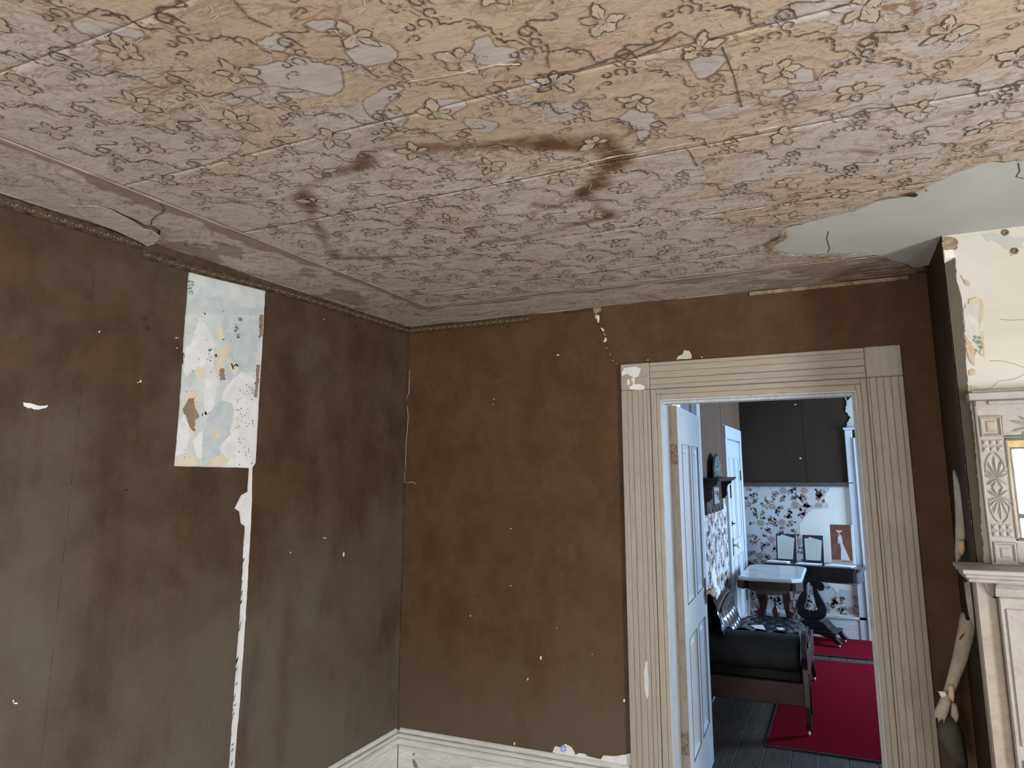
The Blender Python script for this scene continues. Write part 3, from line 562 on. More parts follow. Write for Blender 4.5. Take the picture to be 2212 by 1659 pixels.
# torn paper along the inside corner
mb = MB()
for k in range(26):
    z = 2.35-k*.075; x = .006+rnd.uniform(0, .012); mb.prism([(x, z), (x+rnd.uniform(.002, .006), z-.02), (x+rnd.uniform(0, .006), z-.06), (x-.002, z-.04)], 1, -.003, -.0048-rnd.uniform(0, .002))
mb.build('corner_crinkles', M['brown_left'], wb, kind='stuff')
pts = [(.004+rnd.uniform(0, .004), -.004, z) for z in np.linspace(.3, 2.44, 50)]
MB().tube(pts, .0018, 5).build('corner_crack', M['hole'], wb)
MB().tube([(W(x, y, 1, 0).x, -.005, W(x, y, 1, 0).z) for x, y in [(886, 800), (884, 850), (879, 860), (883, 900), (878, 960), (877, 1000), (875, 1042), (880, 1043), (892, 1041), (898, 1045)]], .0009, 5).build('corner_crack', M['fleck'], wb, label='pale torn edge in the corner')

# ================================================================== CEILING PAPER
BW = 0.385; BYY = -0.357
tear = [(4.9, -1.25), (2.95, -1.13), (2.799, -1.127), (2.693, -1.159), (2.63, -1.11), (2.579, -1.057), (2.546, -1.008), (2.53, -.985), (2.445, -.982), (2.365, -.911), (2.25, -.875), (2.157, -.838), (2.12, -.74), (2.10, -.66), (2.09, -.60), (2.105, -.575), (2.17, -.50), (2.236, -.471), (2.34, -.43), (2.437, -.398), (2.47, -.357)]
tear = jag(tear, .012, .004, False, 5)
seams = [-2.53, -2.033, -1.588, -1.075, -.60]
def pip(P, x, y):
    """vectorised point in polygon"""
    ins = np.zeros(len(x), bool); n = len(P); j = n-1
    for i in range(n):
        xi, yi = P[i]; xj, yj = P[j]
        if yi != yj:
            c = ((yi > y) != (yj > y)) & (x < (xj-xi)*(y-yi)/(yj-yi)+xi); ins ^= c
        j = i
    return ins
ring = [(0.797, -1.728, .9), (0.860, -1.79, .35), (0.919, -1.824, .35), (1.02, -1.85, .5), (1.119, -1.867, .8), (1.202, -1.915, .35), (1.341, -1.864, .85), (1.42, -1.84, .5), (1.506, -1.812, .45), (1.654, -1.76, .95), (1.72, -1.71, .9), (1.764, -1.71, .95), (1.769, -1.606, 1.25), (1.70, -1.52, .6), (1.681, -1.462, .75), (1.601, -1.404, .95), (1.64, -1.33, .35), (1.618, -1.227, .8), (1.541, -1.192, .6), (1.40, -1.15, .25), (1.25, -1.13, .3), (1.125, -1.147, .6), (.95, -1.10, .05), (0.75, -1.12, .2), (0.50, -1.22, .7), (.56, -1.34, .3), (.66, -1.52, .5), (.72, -1.63, .4)]
ringp = [(a, b) for a, b, c in ring]
rough_lines = [([(1.65, -1.76), (1.60, -1.79), (1.50, -1.83)], .8, .012), ([(1.60, -1.40), (1.50, -1.36), (1.44, -1.40)], .7, .012), ([(1.2, -1.92), (1.30, -2.0), (1.22, -2.02)], .25, .012), ([(2.35, -1.55), (2.45, -1.50), (2.6, -1.52)], .35, .014), ([(2.30, -1.40), (2.42, -1.36)], .5, .012), ([(2.12, -1.24), (2.30, -1.16), (2.42, -1.14)], .4, .010), ([(1.79, -1.70), (1.86, -1.74), (1.80, -1.80)], .6, .012)]
isl_px = [[(520, 155), (545, 135), (600, 128), (650, 120), (700, 135), (745, 155), (738, 185), (715, 205), (690, 195), (640, 188), (590, 185), (545, 178)],
          [(745, 65), (790, 60), (830, 85), (855, 100), (840, 125), (800, 140), (760, 135), (750, 110)],
          [(1030, 85), (1060, 75), (1075, 95), (1110, 100), (1118, 125), (1090, 138), (1045, 140), (1025, 120)],
          [(1478, 122), (1530, 116), (1572, 125), (1560, 150), (1540, 165), (1505, 168), (1485, 150)],
          [(1690, 148), (1715, 140), (1745, 150), (1768, 165), (1740, 176), (1705, 172)],
          [(795, 205), (850, 178), (880, 180), (860, 215), (830, 240), (820, 262), (795, 245)],
          [(925, 232), (950, 215), (985, 208), (1005, 222), (980, 245), (940, 250)],
          [(1330, 255), (1370, 230), (1420, 250), (1440, 268), (1405, 275), (1400, 300), (1380, 310), (1375, 275)],
          [(150, 42), (200, 38), (260, 55), (330, 72), (300, 85), (230, 80), (180, 62)],
          [(660, 40), (700, 35), (745, 42), (735, 62), (690, 62)],
          [(480, 210), (520, 200), (560, 190), (575, 205), (540, 220), (500, 225)],
          [(600, 60), (640, 75), (620, 110), (560, 95), (540, 80)],
          [(1830, 235), (1900, 225), (1930, 232), (1890, 246), (1840, 250)],
          [(1560, 70), (1610, 60), (1600, 80), (1570, 88)], [(1900, 10), (1960, 5), (1975, 20), (1930, 30)],
          [(1640, 190), (1690, 185), (1710, 198), (1670, 205)], [(2170, 235), (2212, 228), (2212, 250), (2180, 252)], [(1120, 170), (1180, 165), (1200, 178), (1150, 190)],
          [(1010, 255), (1045, 248), (1080, 262), (1060, 275), (1020, 278)]]
islands = [[(lambda q: (q.x, q.y))(W(a, b, 2, H)) for a, b in P] for P in isl_px]
def marks(x, y):
    st = np.zeros(len(x)); n = len(ring)
    wob = np.array([mnoise.fractal(Vector((a*7, b*7, 0)), 1.0, 2.0, 4) for a, b in zip(x, y)])*.028
    wob2 = np.array([mnoise.fractal(Vector((a*7+9, b*7+4, 3)), 1.0, 2.0, 4) for a, b in zip(x, y)])*.028
    X, Y = x+wob, y+wob2
    def seg(a, b, w0, w1, wid):
        dx, dy = b[0]-a[0], b[1]-a[1]; t = np.clip(((X-a[0])*dx+(Y-a[1])*dy)/(dx*dx+dy*dy), 0, 1)
        d = np.hypot(X-a[0]-t*dx, Y-a[1]-t*dy); s = w0+(w1-w0)*t
        return s*np.exp(-(d/(wid*(.6+.7*s)))**2)
    for i in range(n):
        a, b = ring[i], ring[(i+1) % n]; st = np.maximum(st, seg(a, b, a[2]*1.15, b[2]*1.15, .025))
    for l, s, w in rough_lines:
        for a, b in zip(l, l[1:]): st = np.maximum(st, seg(a, b, s, s, w))
    # extra brown near the plaster tear
    for a, b in zip(tear[::4], tear[4::4]):
        if a[0] < 2.6: st = np.maximum(st, seg(a, b, .42, .42, .013)*(.3+.7*(wob > -.004)))
    inside = pip(ringp, X, Y).astype(float); far = np.clip((y+1.9)/.9, 0, 1)
    # warm tan where the leak spread, grey towards the left wall and inside the ring
    d0 = (y+1.25)*-1.0
    warm = np.clip(.30+.62*(-(y+1.45))/.8, 0, 1)*np.clip((x-.70)/.75, 0, 1)
    warm = np.maximum(warm, np.clip((x-1.75)/.5, 0, .45)*np.clip((-y-.5)/.5, 0, 1))
    warm = warm*(1-.85*inside)
    warm = np.clip(warm+wob*3, 0, 1)
    sm = -.0*far; isd = np.full(len(x), -1.0); fw_ = np.array([mnoise.fractal(Vector((a*34, b*34, 5)), 1.0, 2.0, 3) for a, b in zip(x, y)])*.012; Xi, Yi = x+wob*.9+fw_, y+wob2*.9-fw_
    for P in islands:
        dd_ = np.full(len(x), 9.0)
        for k in range(len(P)):
            a, b = P[k], P[(k+1) % len(P)]; dx, dy = b[0]-a[0], b[1]-a[1]; t = np.clip(((Xi-a[0])*dx+(Yi-a[1])*dy)/(dx*dx+dy*dy), 0, 1)
            dd_ = np.minimum(dd_, np.hypot(Xi-a[0]-t*dx, Yi-a[1]-t*dy))
        isd = np.maximum(isd, np.where(pip(P, Xi, Yi), dd_, -dd_))
    return np.stack([np.clip(st, 0, 1), warm, sm, np.clip(.5+isd/.10, 0, 1)], 1).astype(np.float32)
def sag(x, y):
    """gentle relief of the loose paper (metres below the plaster)"""
    z = .004+.0015*math.sin(x*9+math.sin(y*7)*2)*math.sin(y*11+1)
    for s in seams:
        d = y-s; z += .0008*math.exp(-(d/.010)**2)*max(0, math.sin(x*5+s*9))
    return z
def paper_mesh(outline, seam_ys, name, parent, fine, xr, yr, bands):
    """triangulate a torn-edged sheet, cut it at the seams, return one mesh object per length of paper"""
    pts = [Vector(p) for p in outline]; n = len(pts)
    edges = [(i, (i+1) % n) for i in range(n)]
    xs = np.arange(xr[0], xr[1], fine); ys = np.arange(yr[0], yr[1], fine)
    gx, gy = np.meshgrid(xs, ys); gx = gx.ravel(); gy = gy.ravel()
    rs = np.random.RandomState(2); gx = gx+rs.uniform(-.2, .2, gx.shape)*fine; gy = gy+rs.uniform(-.2, .2, gy.shape)*fine
    ins = pip([tuple(p) for p in pts], gx, gy)
    for s in seam_ys: ins &= np.abs(gy-s) > fine*.45
    pts += [Vector((a, b)) for a, b in zip(gx[ins], gy[ins])]
    xmin = min(p[0] for p in outline)
    for s in seam_ys:
        sx = np.arange(xr[0]+.002, xr[1], fine); k = pip([tuple(p) for p in outline], sx, np.full(len(sx), s)); sx = sx[k]; b0 = len(pts)
        pts += [Vector((a, s)) for a in sx]; edges += [(b0+i, b0+i+1) for i in range(len(sx)-1) if sx[i+1]-sx[i] < fine*1.5]
    vo, eo, fo, *_ = delaunay_2d_cdt(pts, edges, [], 0, 1e-6, False)
    va = np.array([tuple(v) for v in vo]); fa = np.array([f for f in fo if len(f) == 3])
    c = va[fa].mean(1); keep = pip([tuple(p) for p in outline], c[:, 0], c[:, 1]); fa, c = fa[keep], c[keep]
    mk = marks(va[:, 0], va[:, 1]); out = []
    lim = [-99]+sorted(seam_ys)+[99]
    for k in range(len(lim)-1):
        sel = fa[(c[:, 1] > lim[k]) & (c[:, 1] <= lim[k+1])]
        if not len(sel): continue
        u, inv = np.unique(sel, return_inverse=True); inv = inv.reshape(-1, 3)
        lift = .0001*(k % 2)
        vs = [(va[i, 0], va[i, 1], H-sag(va[i, 0], va[i, 1])-lift) for i in u]
        me = bpy.data.meshes.new(name); me.from_pydata(vs, [], [tuple(int(q) for q in t[::-1]) for t in inv])
        me.polygons.foreach_set('use_smooth', [True]*len(inv))
        at = me.attributes.new('mark', 'FLOAT_COLOR', 'POINT'); at.data.foreach_set('color', mk[u].ravel())
        me.update()
        # normals face down into the room
        bm = bmesh.new(); bm.from_mesh(me); s_ = sum(f.normal.z for f in bm.faces)
        if s_ > 0: bmesh.ops.reverse_faces(bm, faces=bm.faces)
        bm.to_mesh(me); bm.free()
        me.materials.append(M['ceiling_paper']); o = bpy.data.objects.new(name, me); link(o, parent)
        md = o.modifiers.new('thickness', 'SOLIDIFY'); md.thickness = .0004; md.offset = -1
        out.append(o)
    return out
outline = [(BW, -2.95), (BW, BYY)]+[(x, BYY) for x in np.arange(BW+.02, 2.47, .02)][:-1]+tear[::-1]+[(4.9, -2.95)]
outline = [outline[0]]+[(BW, y) for y in np.arange(-2.93, BYY, .02)]+outline[1:]
sheets = paper_mesh(outline, [s for s in seams if s > -2.9], 'ceiling_paper_length', ceil, .013, (BW+.008, 3.25), (-2.94, BYY-.006), None)
for o_, (ya, yb) in ((0, (REAR, -2.95)),):
    box('ceiling_paper_length', BW, 4.9, ya, yb, H-.006, H-.003, M['ceiling_paper'], ceil)

# border lengths with a mitre at the corner, streaked along their inner edge
def border_sheet(poly, smear_fn, step=.012):
    pts = [Vector(p) for p in poly]; n = len(pts); edges = [(i, (i+1) % n) for i in range(n)]
    xs = [p[0] for p in poly]; ys = [p[1] for p in poly]
    gx, gy = np.meshgrid(np.arange(min(xs)+.005, max(xs), step), np.arange(min(ys)+.005, max(ys), step)); gx = gx.ravel(); gy = gy.ravel()
    k = pip(poly, gx, gy); pts += [Vector((a, b)) for a, b in zip(gx[k], gy[k])]
    vo, eo, fo, *_ = delaunay_2d_cdt(pts, edges, [], 0, 1e-6, False)
    va = np.array([tuple(v) for v in vo]); fa = np.array([f for f in fo if len(f) == 3]); c = va[fa].mean(1); fa = fa[pip(poly, c[:, 0], c[:, 1])]
    mk = marks(va[:, 0], va[:, 1]); mk[:, 1] = .05; mk[:, 3] = 0
    for i, (a, b) in enumerate(va): mk[i, 2] = smear_fn(a, b)
    me = bpy.data.meshes.new('ceiling_border_length'); me.from_pydata([(a, b, H-.0062-.001*math.sin(a*13+b*9)) for a, b in va], [], [tuple(int(q) for q in t) for t in fa])
    me.polygons.foreach_set('use_smooth', [True]*len(fa))
    at = me.attributes.new('mark', 'FLOAT_COLOR', 'POINT'); at.data.foreach_set('color', mk.ravel()); me.update()
    bm = bmesh.new(); bm.from_mesh(me)
    if sum(f.normal.z for f in bm.faces) > 0: bmesh.ops.reverse_faces(bm, faces=bm.faces)
    bm.to_mesh(me); bm.free(); me.materials.append(M['ceiling_paper'])
    o = bpy.data.objects.new('ceiling_border_length', me); link(o, ceil)
    md = o.modifiers.new('thickness', 'SOLIDIFY'); md.thickness = .001; md.offset = -1
    return o
def frac(a, b, s, o=0): return mnoise.fractal(Vector((a*s, b*s, o)), 1.0, 2.0, 5)
def smear_left(a, b):
    d = BW-a
    w = .055+.06*frac(1, b, 3.2, 1)+.03*frac(a*.5, b, 9, 2)
    s = 1.0 if d < w else max(0, 1-(d-w)/.008)
    s *= .78
    w2 = frac(a*.6, b*.5, 6, 7)
    return min(.85, max(s, .65 if (w2 > .34 and d > .08) else 0))
def smear_back(a, b):
    d = b-BYY; w = .045+.06*frac(a, 1, 3.2, 4)+.03*frac(a, b*.5, 9, 3)
    s = 1.0 if d < w else max(0, 1-(d-w)/.01); s *= .78
    if a > 1.6: s = max(s, .75*min(1, (a-1.6)/.5)*(1 if frac(a, b*2.2, 7, 9) > -.12 else .25))
    return s
border_sheet([(0.003, -2.95), (BW, -2.95), (BW, BYY), (.003, -.003)], smear_left)
endp = [(2.47, BYY), (2.50, -.30), (2.52, -.24), (2.58, -.16), (2.62, -.09), (2.655, -.05), (2.655, -.003)]
border_sheet([(.003, -.003), (BW, BYY)]+[(x, BYY) for x in (.8, 1.2, 1.6, 2.0, 2.3)]+jag(endp, .02, .004, False, 8), smear_back)
# the narrow ridge where the border laps the sheets
MB().tube([(BW+.0, y, H-.0075-.0008*math.sin(y*9)) for y in np.arange(-2.95, BYY+.01, .05)], .0016, 6).tube([(BW+.006, y, H-.0066) for y in np.arange(-2.95, BYY+.01, .1)], .0013, 5).build('border_edge_ridge', M['ridge'], ceil)
MB().tube([(x, BYY-.001, H-.0072-.001*math.sin(x*8)) for x in np.arange(BW, 2.45, .06)], .0014, 6).build('border_edge_ridge', M['ridge'], ceil)
# pale raised creases along the seams
def crease(pts, r, m=None):
    P = [W(x, y, 2, H-.006) for x, y in pts]
    Q = []
    for a, b in zip(P, P[1:]):
        for k in range(10): Q.append(a.lerp(b, k/10)+Vector((0, rnd.uniform(-.002, .002), rnd.uniform(-.0006, .0006))))
    MB().tube(Q, [r*rnd.uniform(.4, 1.2) for _ in Q], 5).build('paper_crease', m or M['ridge'], ceil)
crease([(880, 177), (980, 160), (1070, 140), (1130, 139)], .0030)
crease([(1030, 405), (1180, 372), (1330, 338), (1500, 308), (1700, 270)], .0030)
crease([(1180, 520), (1330, 500), (1440, 480), (1530, 462), (1620, 440)], .0028)
crease([(700, 440), (880, 415), (1030, 405)], .0016)
crease([(1160, 163), (1250, 152), (1300, 135), (1480, 70)], .0020, M['ink'])
crease([(1380, 120), (1430, 100), (1470, 68), (1520, 90)], .0014, M['ink'])
crease([(300, 0), (505, 0), (540, 40), (590, 60)][1:], .0014, M['ink'])
crease([(1183, 95), (1186, 112), (1183, 125), (1187, 148)], .0012, M['ink'])
crease([(1560, 100), (1585, 160), (1605, 238)], .0015, M['ink'])
crease([(1480, 318), (1492, 330), (1508, 362)], .0014, M['ink'])

# printed scrollwork: a trellis of scrolls, garlands and lilies (flat print on the sheets)
A_ = Vector((-.72, .69)); B_ = Vector((.69, .72)); A0_, B0_ = A_.copy(), B_.copy()
O_ = Vector((1.163, -2.482)); pa_, pb_ = .223, .214
class Ink:
    def __init__(s): s.v = []; s.f = []
    def line(s, pts, w, off=.0012):
        pts = [p for p in pts]; n = len(pts)
        if n < 2: return
        b = len(s.v)
        for i, p in enumerate(pts):
            d = (pts[min(i+1, n-1)]-pts[max(i-1, 0)]); d = d.normalized() if d.length > 1e-9 else Vector((1, 0))
            ww = w*(.35+.9*abs(math.sin(i*.9+p.x*40)))*(.5 if i in (0, n-1) else 1)
            q = Vector((-d.y, d.x))*ww*.5
            z = H-sag(p.x, p.y)-off-.0009
            s.v += [(p.x+q.x, p.y+q.y, z), (p.x-q.x, p.y-q.y, z)]
        for i in range(n-1): s.f.append((b+2*i, b+2*i+1, b+2*i+3, b+2*i+2))
    def fill(s, pts, off=.0011):
        b = len(s.v); s.v += [(p.x, p.y, H-sag(p.x, p.y)-off-.0009) for p in pts]
        for t in tessellate_polygon([[Vector((p.x, p.y, 0)) for p in pts]]): s.f.append(tuple(b+i for i in t))
    def build(s, name, m):
        me = bpy.data.meshes.new(name); me.from_pydata(s.v, [], s.f); me.update(); me.materials.append(m)
        o = bpy.data.objects.new(name, me); link(o, ceil); o['kind'] = 'stuff'; return o
ink, chalk, pale = Ink(), Ink(), Ink()
tearp = outline
def on_paper(p): return (p.x > BW+.02 and p.x < 3.4 and p.y > -2.93 and p.y < BYY-.01 and pip(outline, np.array([p.x]), np.array([p.y]))[0])
def loc2(o, u, v, s=1.0): return o+A_*u*s+B_*v*s
def hook(o, u, v, r, a0, turns, w, grow=1.0):
    n = 14; pts = []
    for i in range(n+1):
        t = i/n; a = a0+turns*2*PI*t; rr = r*(1-.55*t*grow)
        pts.append(loc2(o, u+rr*math.cos(a), v+rr*math.sin(a)))
    ink.line(pts, w)
def wig(o, pts, w, amp=.003, brk=.12, n=7):
    P = []
    for a, b in zip(pts, pts[1:]):
        for k in range(n):
            t = k/n; P.append(loc2(o, a[0]+(b[0]-a[0])*t+rnd.uniform(-amp, amp), a[1]+(b[1]-a[1])*t+rnd.uniform(-amp, amp)))
    cur = []
    for p in P:
        cur.append(p)
        if rnd.random() < brk: ink.line(cur, w*rnd.uniform(.7, 1.3)); cur = []
    ink.line(cur, w)
for i in range(-14, 16):
    for j in range(-9, 16):
        A_, B_ = A0_, B0_
        o = O_+A_*(i*pa_)+B_*(j*pb_)+Vector((rnd.uniform(-.006, .006), rnd.uniform(-.006, .006)))
        if not (o.x > BW-.1 and o.x < 3.4 and o.y > -3.0 and o.y < -.3): continue
        if not on_paper(o): continue
        if not on_paper(o+A_*.09) or not on_paper(o-A_*.09) or not on_paper(o+B_*.09): continue
        w = .0030 if rnd.random() < .7 else .0040; s = rnd.uniform(.9, 1.1); A_, B_ = A0_*1.22, B0_*1.22
        # the S scroll standing along the trellis
        S = []
        for k in range(22):
            t = k/21; S.append((-.085+.060*t, .020*math.sin(t*2*PI*1.15+.4)*(1.15-.3*t)))
        wig(o, S, w, .0012, .05, 2)
        hook(o, -.028*s, -.010, .017, 2.0, 1.05, w); hook(o, -.010, .014, .013, .5, -.9, w)
        for k in range(4):
            u = -.034+k*.011; wig(o, [(u, -.018), (u+.012, .014)], w*.7, .0015, .1, 3)
        hook(o, .020, .010*s, .014, 1.2, .9, w); hook(o, .038, -.008, .010, 3.5, -.9, w); hook(o, .058, .006, .008, 0, .8, w*.9)
        wig(o, [(.06, .0), (.075, -.006), (.085, .002)], w*.8, .002)
        # garland across
        for sd in (-1, 1):
            G = []
            for k in range(18):
                t = k/17; v = sd*(.020+.082*t); u = .015*math.sin(t*PI*2.2)*(1-t*.3)-.007*abs(math.sin(t*PI*6))
                G.append((u, v))
            wig(o, G, w, .0016, .07, 2)
            for k in range(5):
                v = sd*(.03+.014*k); wig(o, [(-.004, v), (-.012, v+sd*.008)], w*.8, .0015, .1, 3)
        # lily in the middle of each mesh of the trellis, pale with an ink outline
        A_, B_ = A0_, B0_
        c = o+A_*(pa_*.5)+B_*(pb_*.5)
        if rnd.random() < .75 and on_paper(c+A_*.06) and on_paper(c-A_*.06) and on_paper(c+B_*.06) and on_paper(c-B_*.06):
            rot = rnd.choice((0, 1.3, 2.4)); npet = 5
            for k in range(npet):
                a = rot+k*2*PI/npet+rnd.uniform(-.25, .25); l = rnd.uniform(.028, .062); wd = rnd.uniform(.009, .018)
                d = Vector((math.cos(a), math.sin(a))); q = Vector((-d.y, d.x)); P = []
                for m in range(9):
                    t = m/8; P.append(c+d*(.006+l*t)+q*wd*math.sin(PI*min(1, t*1.08))**.8*(1+.18*math.sin(m*2.3)))
                Q = [c+d*(.006+l*t/8)-q*wd*math.sin(PI*min(1, t/8*1.08))**.8*(1+.18*math.cos(t*2.1)) for t in range(9)]
                if k != 1: pale.fill(P+Q[::-1][1:-1])
                for line in (P, Q):
                    a0 = rnd.randint(0, 3); ink.line([q_+Vector((rnd.uniform(-.002, .002), rnd.uniform(-.002, .002))) for q_ in line[a0:]], w*.95)
                ink.line([c+d*.008, c+d*l*.55], w*.6)
            for k in range(7):
                a = rnd.uniform(0, 6.28); r_ = rnd.uniform(.045, .06); p = c+Vector((math.cos(a), math.sin(a)))*r_
                ink.line([p, p+Vector((rnd.uniform(-.006, .006), rnd.uniform(-.006, .006)))], w*1.3)
        # white chalky crackle
        for k in range(3):
            p = o+A_*rnd.uniform(.02, .18)+B_*rnd.uniform(-.1, .1); a = rnd.uniform(0, 6.28); P = [p]
            for m in range(6):
                a += rnd.uniform(-.8, .8); p = p+Vector((math.cos(a), math.sin(a)))*.009; P.append(p)
            if all(on_paper(x) for x in (P[0], P[-1])): chalk.line(P, .0022)
pale.build('printed_lilies', M['petalpale']); chalk.build('printed_crackle', M['inkwhite']); ink.build('printed_scrollwork', M['ink'])
# looser scrolls printed on the border lengths
ink = Ink(); chalk = Ink()
_s = sag
sag = lambda x, y: .0085
for k in range(13):
    o = Vector((.12+.06*math.sin(k*2.1), -2.85+k*.21)); A0, B0 = A_, B_
    A_, B_ = Vector((0, 1)), Vector((1, 0)); s = 1
    if o.x > .02 and o.y < -.25:
        G = [( -.08+.16*t/15, .03*math.sin(t/15*PI*2.4)) for t in range(16)]; wig(o, G, .0024, .003, .08, 2)
        hook(o, .02, .03, .022, 1, 1.1, .0024); hook(o, -.05, .09, .018, 3, -1, .0022); hook(o, .06, .12, .016, 0, 1, .0024)
        wig(o, [(.0, .1), (.05, .13), (.09, .11)], .0022, .004)
    A_, B_ = A0, B0
for k in range(10):
    o = Vector((.5+k*.19, -.17+.04*math.sin(k*1.9))); A0, B0 = A_, B_; A_, B_ = Vector((1, 0)), Vector((0, 1))
    wig(o, [(-.07, 0), (-.03, .02), (.0, -.01), (.04, .015), (.08, 0)], .0024, .004, .1, 4); hook(o, .02, .04, .018, 1, 1, .0022); hook(o, -.04, -.05, .016, 2, -1, .0022)
    A_, B_ = A0, B0
ink.build('printed_border_scrollwork', M['ink']); sag = _s

# tide-dark drips where the border has come loose near the corner, and the sprung flap on the left
flapw = [W(x, y, 2, H-.004) for x, y in [(150, 440), (210, 443), (240, 449), (262, 460), (290, 472), (312, 485), (328, 487), (345, 496), (344, 504), (335, 512), (320, 517), (300, 508), (250, 490), (180, 466)]]
mb = MB(); n = len(flapw); cen = sum(flapw, Vector())/n
vs = []
for p in flapw:
    t = max(0, (p.y+1.98)/.30); vs.append((p.x, p.y, H-.008-.022*t**1.4))
tri = tessellate_polygon([[Vector((p.x, p.y, 0)) for p in flapw]])
mb.add(vs, [tuple(t) for t in tri]); fo_ = mb.build('paper_flap', M['ceiling_paper'], ceil, label='sprung flap of border paper above the left wall', solid=.0015)
at = fo_.data.attributes.new('mark', 'FLOAT_COLOR', 'POINT'); at.data.foreach_set('color', [0, .05, 0, 0]*n)
MB().tube([Vector((v[0], v[1], H-.0075)) for v in vs[1:11]], [.0012, .0016, .002, .0028, .003, .0026, .003, .003, .0035, .003], 6, flat=.3).build('flap_gap', M['hole'], ceil, label='dark gap around the sprung flap')
MB().tube([W(x, y, 2, H-.0078) for x, y in [(326, 486), (328, 476), (338, 466), (350, 461), (356, 450), (345, 440)]], .0016, 5, flat=.4).build('paper_crease', M['ink'], ceil)
# hanging scraps at the right end of the border
def scrap(name, pts, m, label, solid=.0012, bow=.02, parent=None, **k):
    """pts: (px, py, axis, value) outline of a curled piece, fanned from its centre, bowed towards the room"""
    V_ = [W(*p) for p in pts]; c = sum(V_, Vector())/len(V_); c = c+(CAM-c).normalized()*bow
    n = len(V_); mb = MB(); mid = [(v+c)/2+(CAM-c).normalized()*bow*.25 for v in V_]
    mb.add(V_+mid+[c], [(i, (i+1) % n, n+(i+1) % n, n+i) for i in range(n)]+[(n+i, n+(i+1) % n, 2*n) for i in range(n)], True)
    return mb.build(name, m, parent, label=label, solid=solid, **k)
scrap('hanging_paper', [(1900, 560, 1, -.19), (1960, 558, 1, -.19), (2006, 538, 1, -.22), (2026, 522, 1, -.30), (2004, 590, 1, -.03), (1950, 588, 1, -.03), (1905, 590, 1, -.03)], M['tear_brown'], 'torn brown paper hanging in the corner by the chimney', bow=.006, parent=ceil)
scrap('hanging_paper', [(1982, 560, 1, -.16), (2000, 552, 1, -.16), (2022, 528, 1, -.2), (2010, 560, 1, -.12), (1996, 572, 1, -.1)], M['peel'], 'pale curled paper edge in the corner by the chimney', bow=.004, parent=ceil)
for q in ([(1660, 535), (1680, 520), (1700, 508), (1697, 492), (1690, 505), (1672, 515), (1655, 522)], [(1656, 538), (1670, 534), (1686, 540), (1672, 543)], [(1750, 549), (1770, 547), (1800, 551), (1830, 556), (1800, 557), (1765, 554)], [(1950, 414), (1975, 409), (1982, 413), (1978, 418), (1960, 417)]):
    decal('torn_paper_lip', q, 2, H, .012, .002, M['lath'] if q[0][0] < 1900 else M['walnut'], ceil, .006, .0015)
MB().tube([W(x, y, 2, H-.001) for x, y in [(1790, 500), (1786, 515), (1789, 525), (1792, 538), (1788, 546)]], .0012, 5, flat=.5).build('plaster_crack', M['hole'], ceil)
MB().tube([W(x, y, 2, H-.001) for x, y in [(2200, 352), (2203, 370), (2195, 382), (2212, 386)]], .0012, 5, flat=.5).build('plaster_crack', M['hole'], ceil)
# pale lath edge between back wall and ceiling on the right
MB().box(1.93, 2.60, -.012, -.0005, H-.028, H-.012).build('lath_strip', M['lath'], wb, label='ochre lath edge at the top of the wall')
MB().box(.98, 1.14, -.009, -.0005, H-.022, H-.012).build('lath_strip', M['wornwood'], wb)

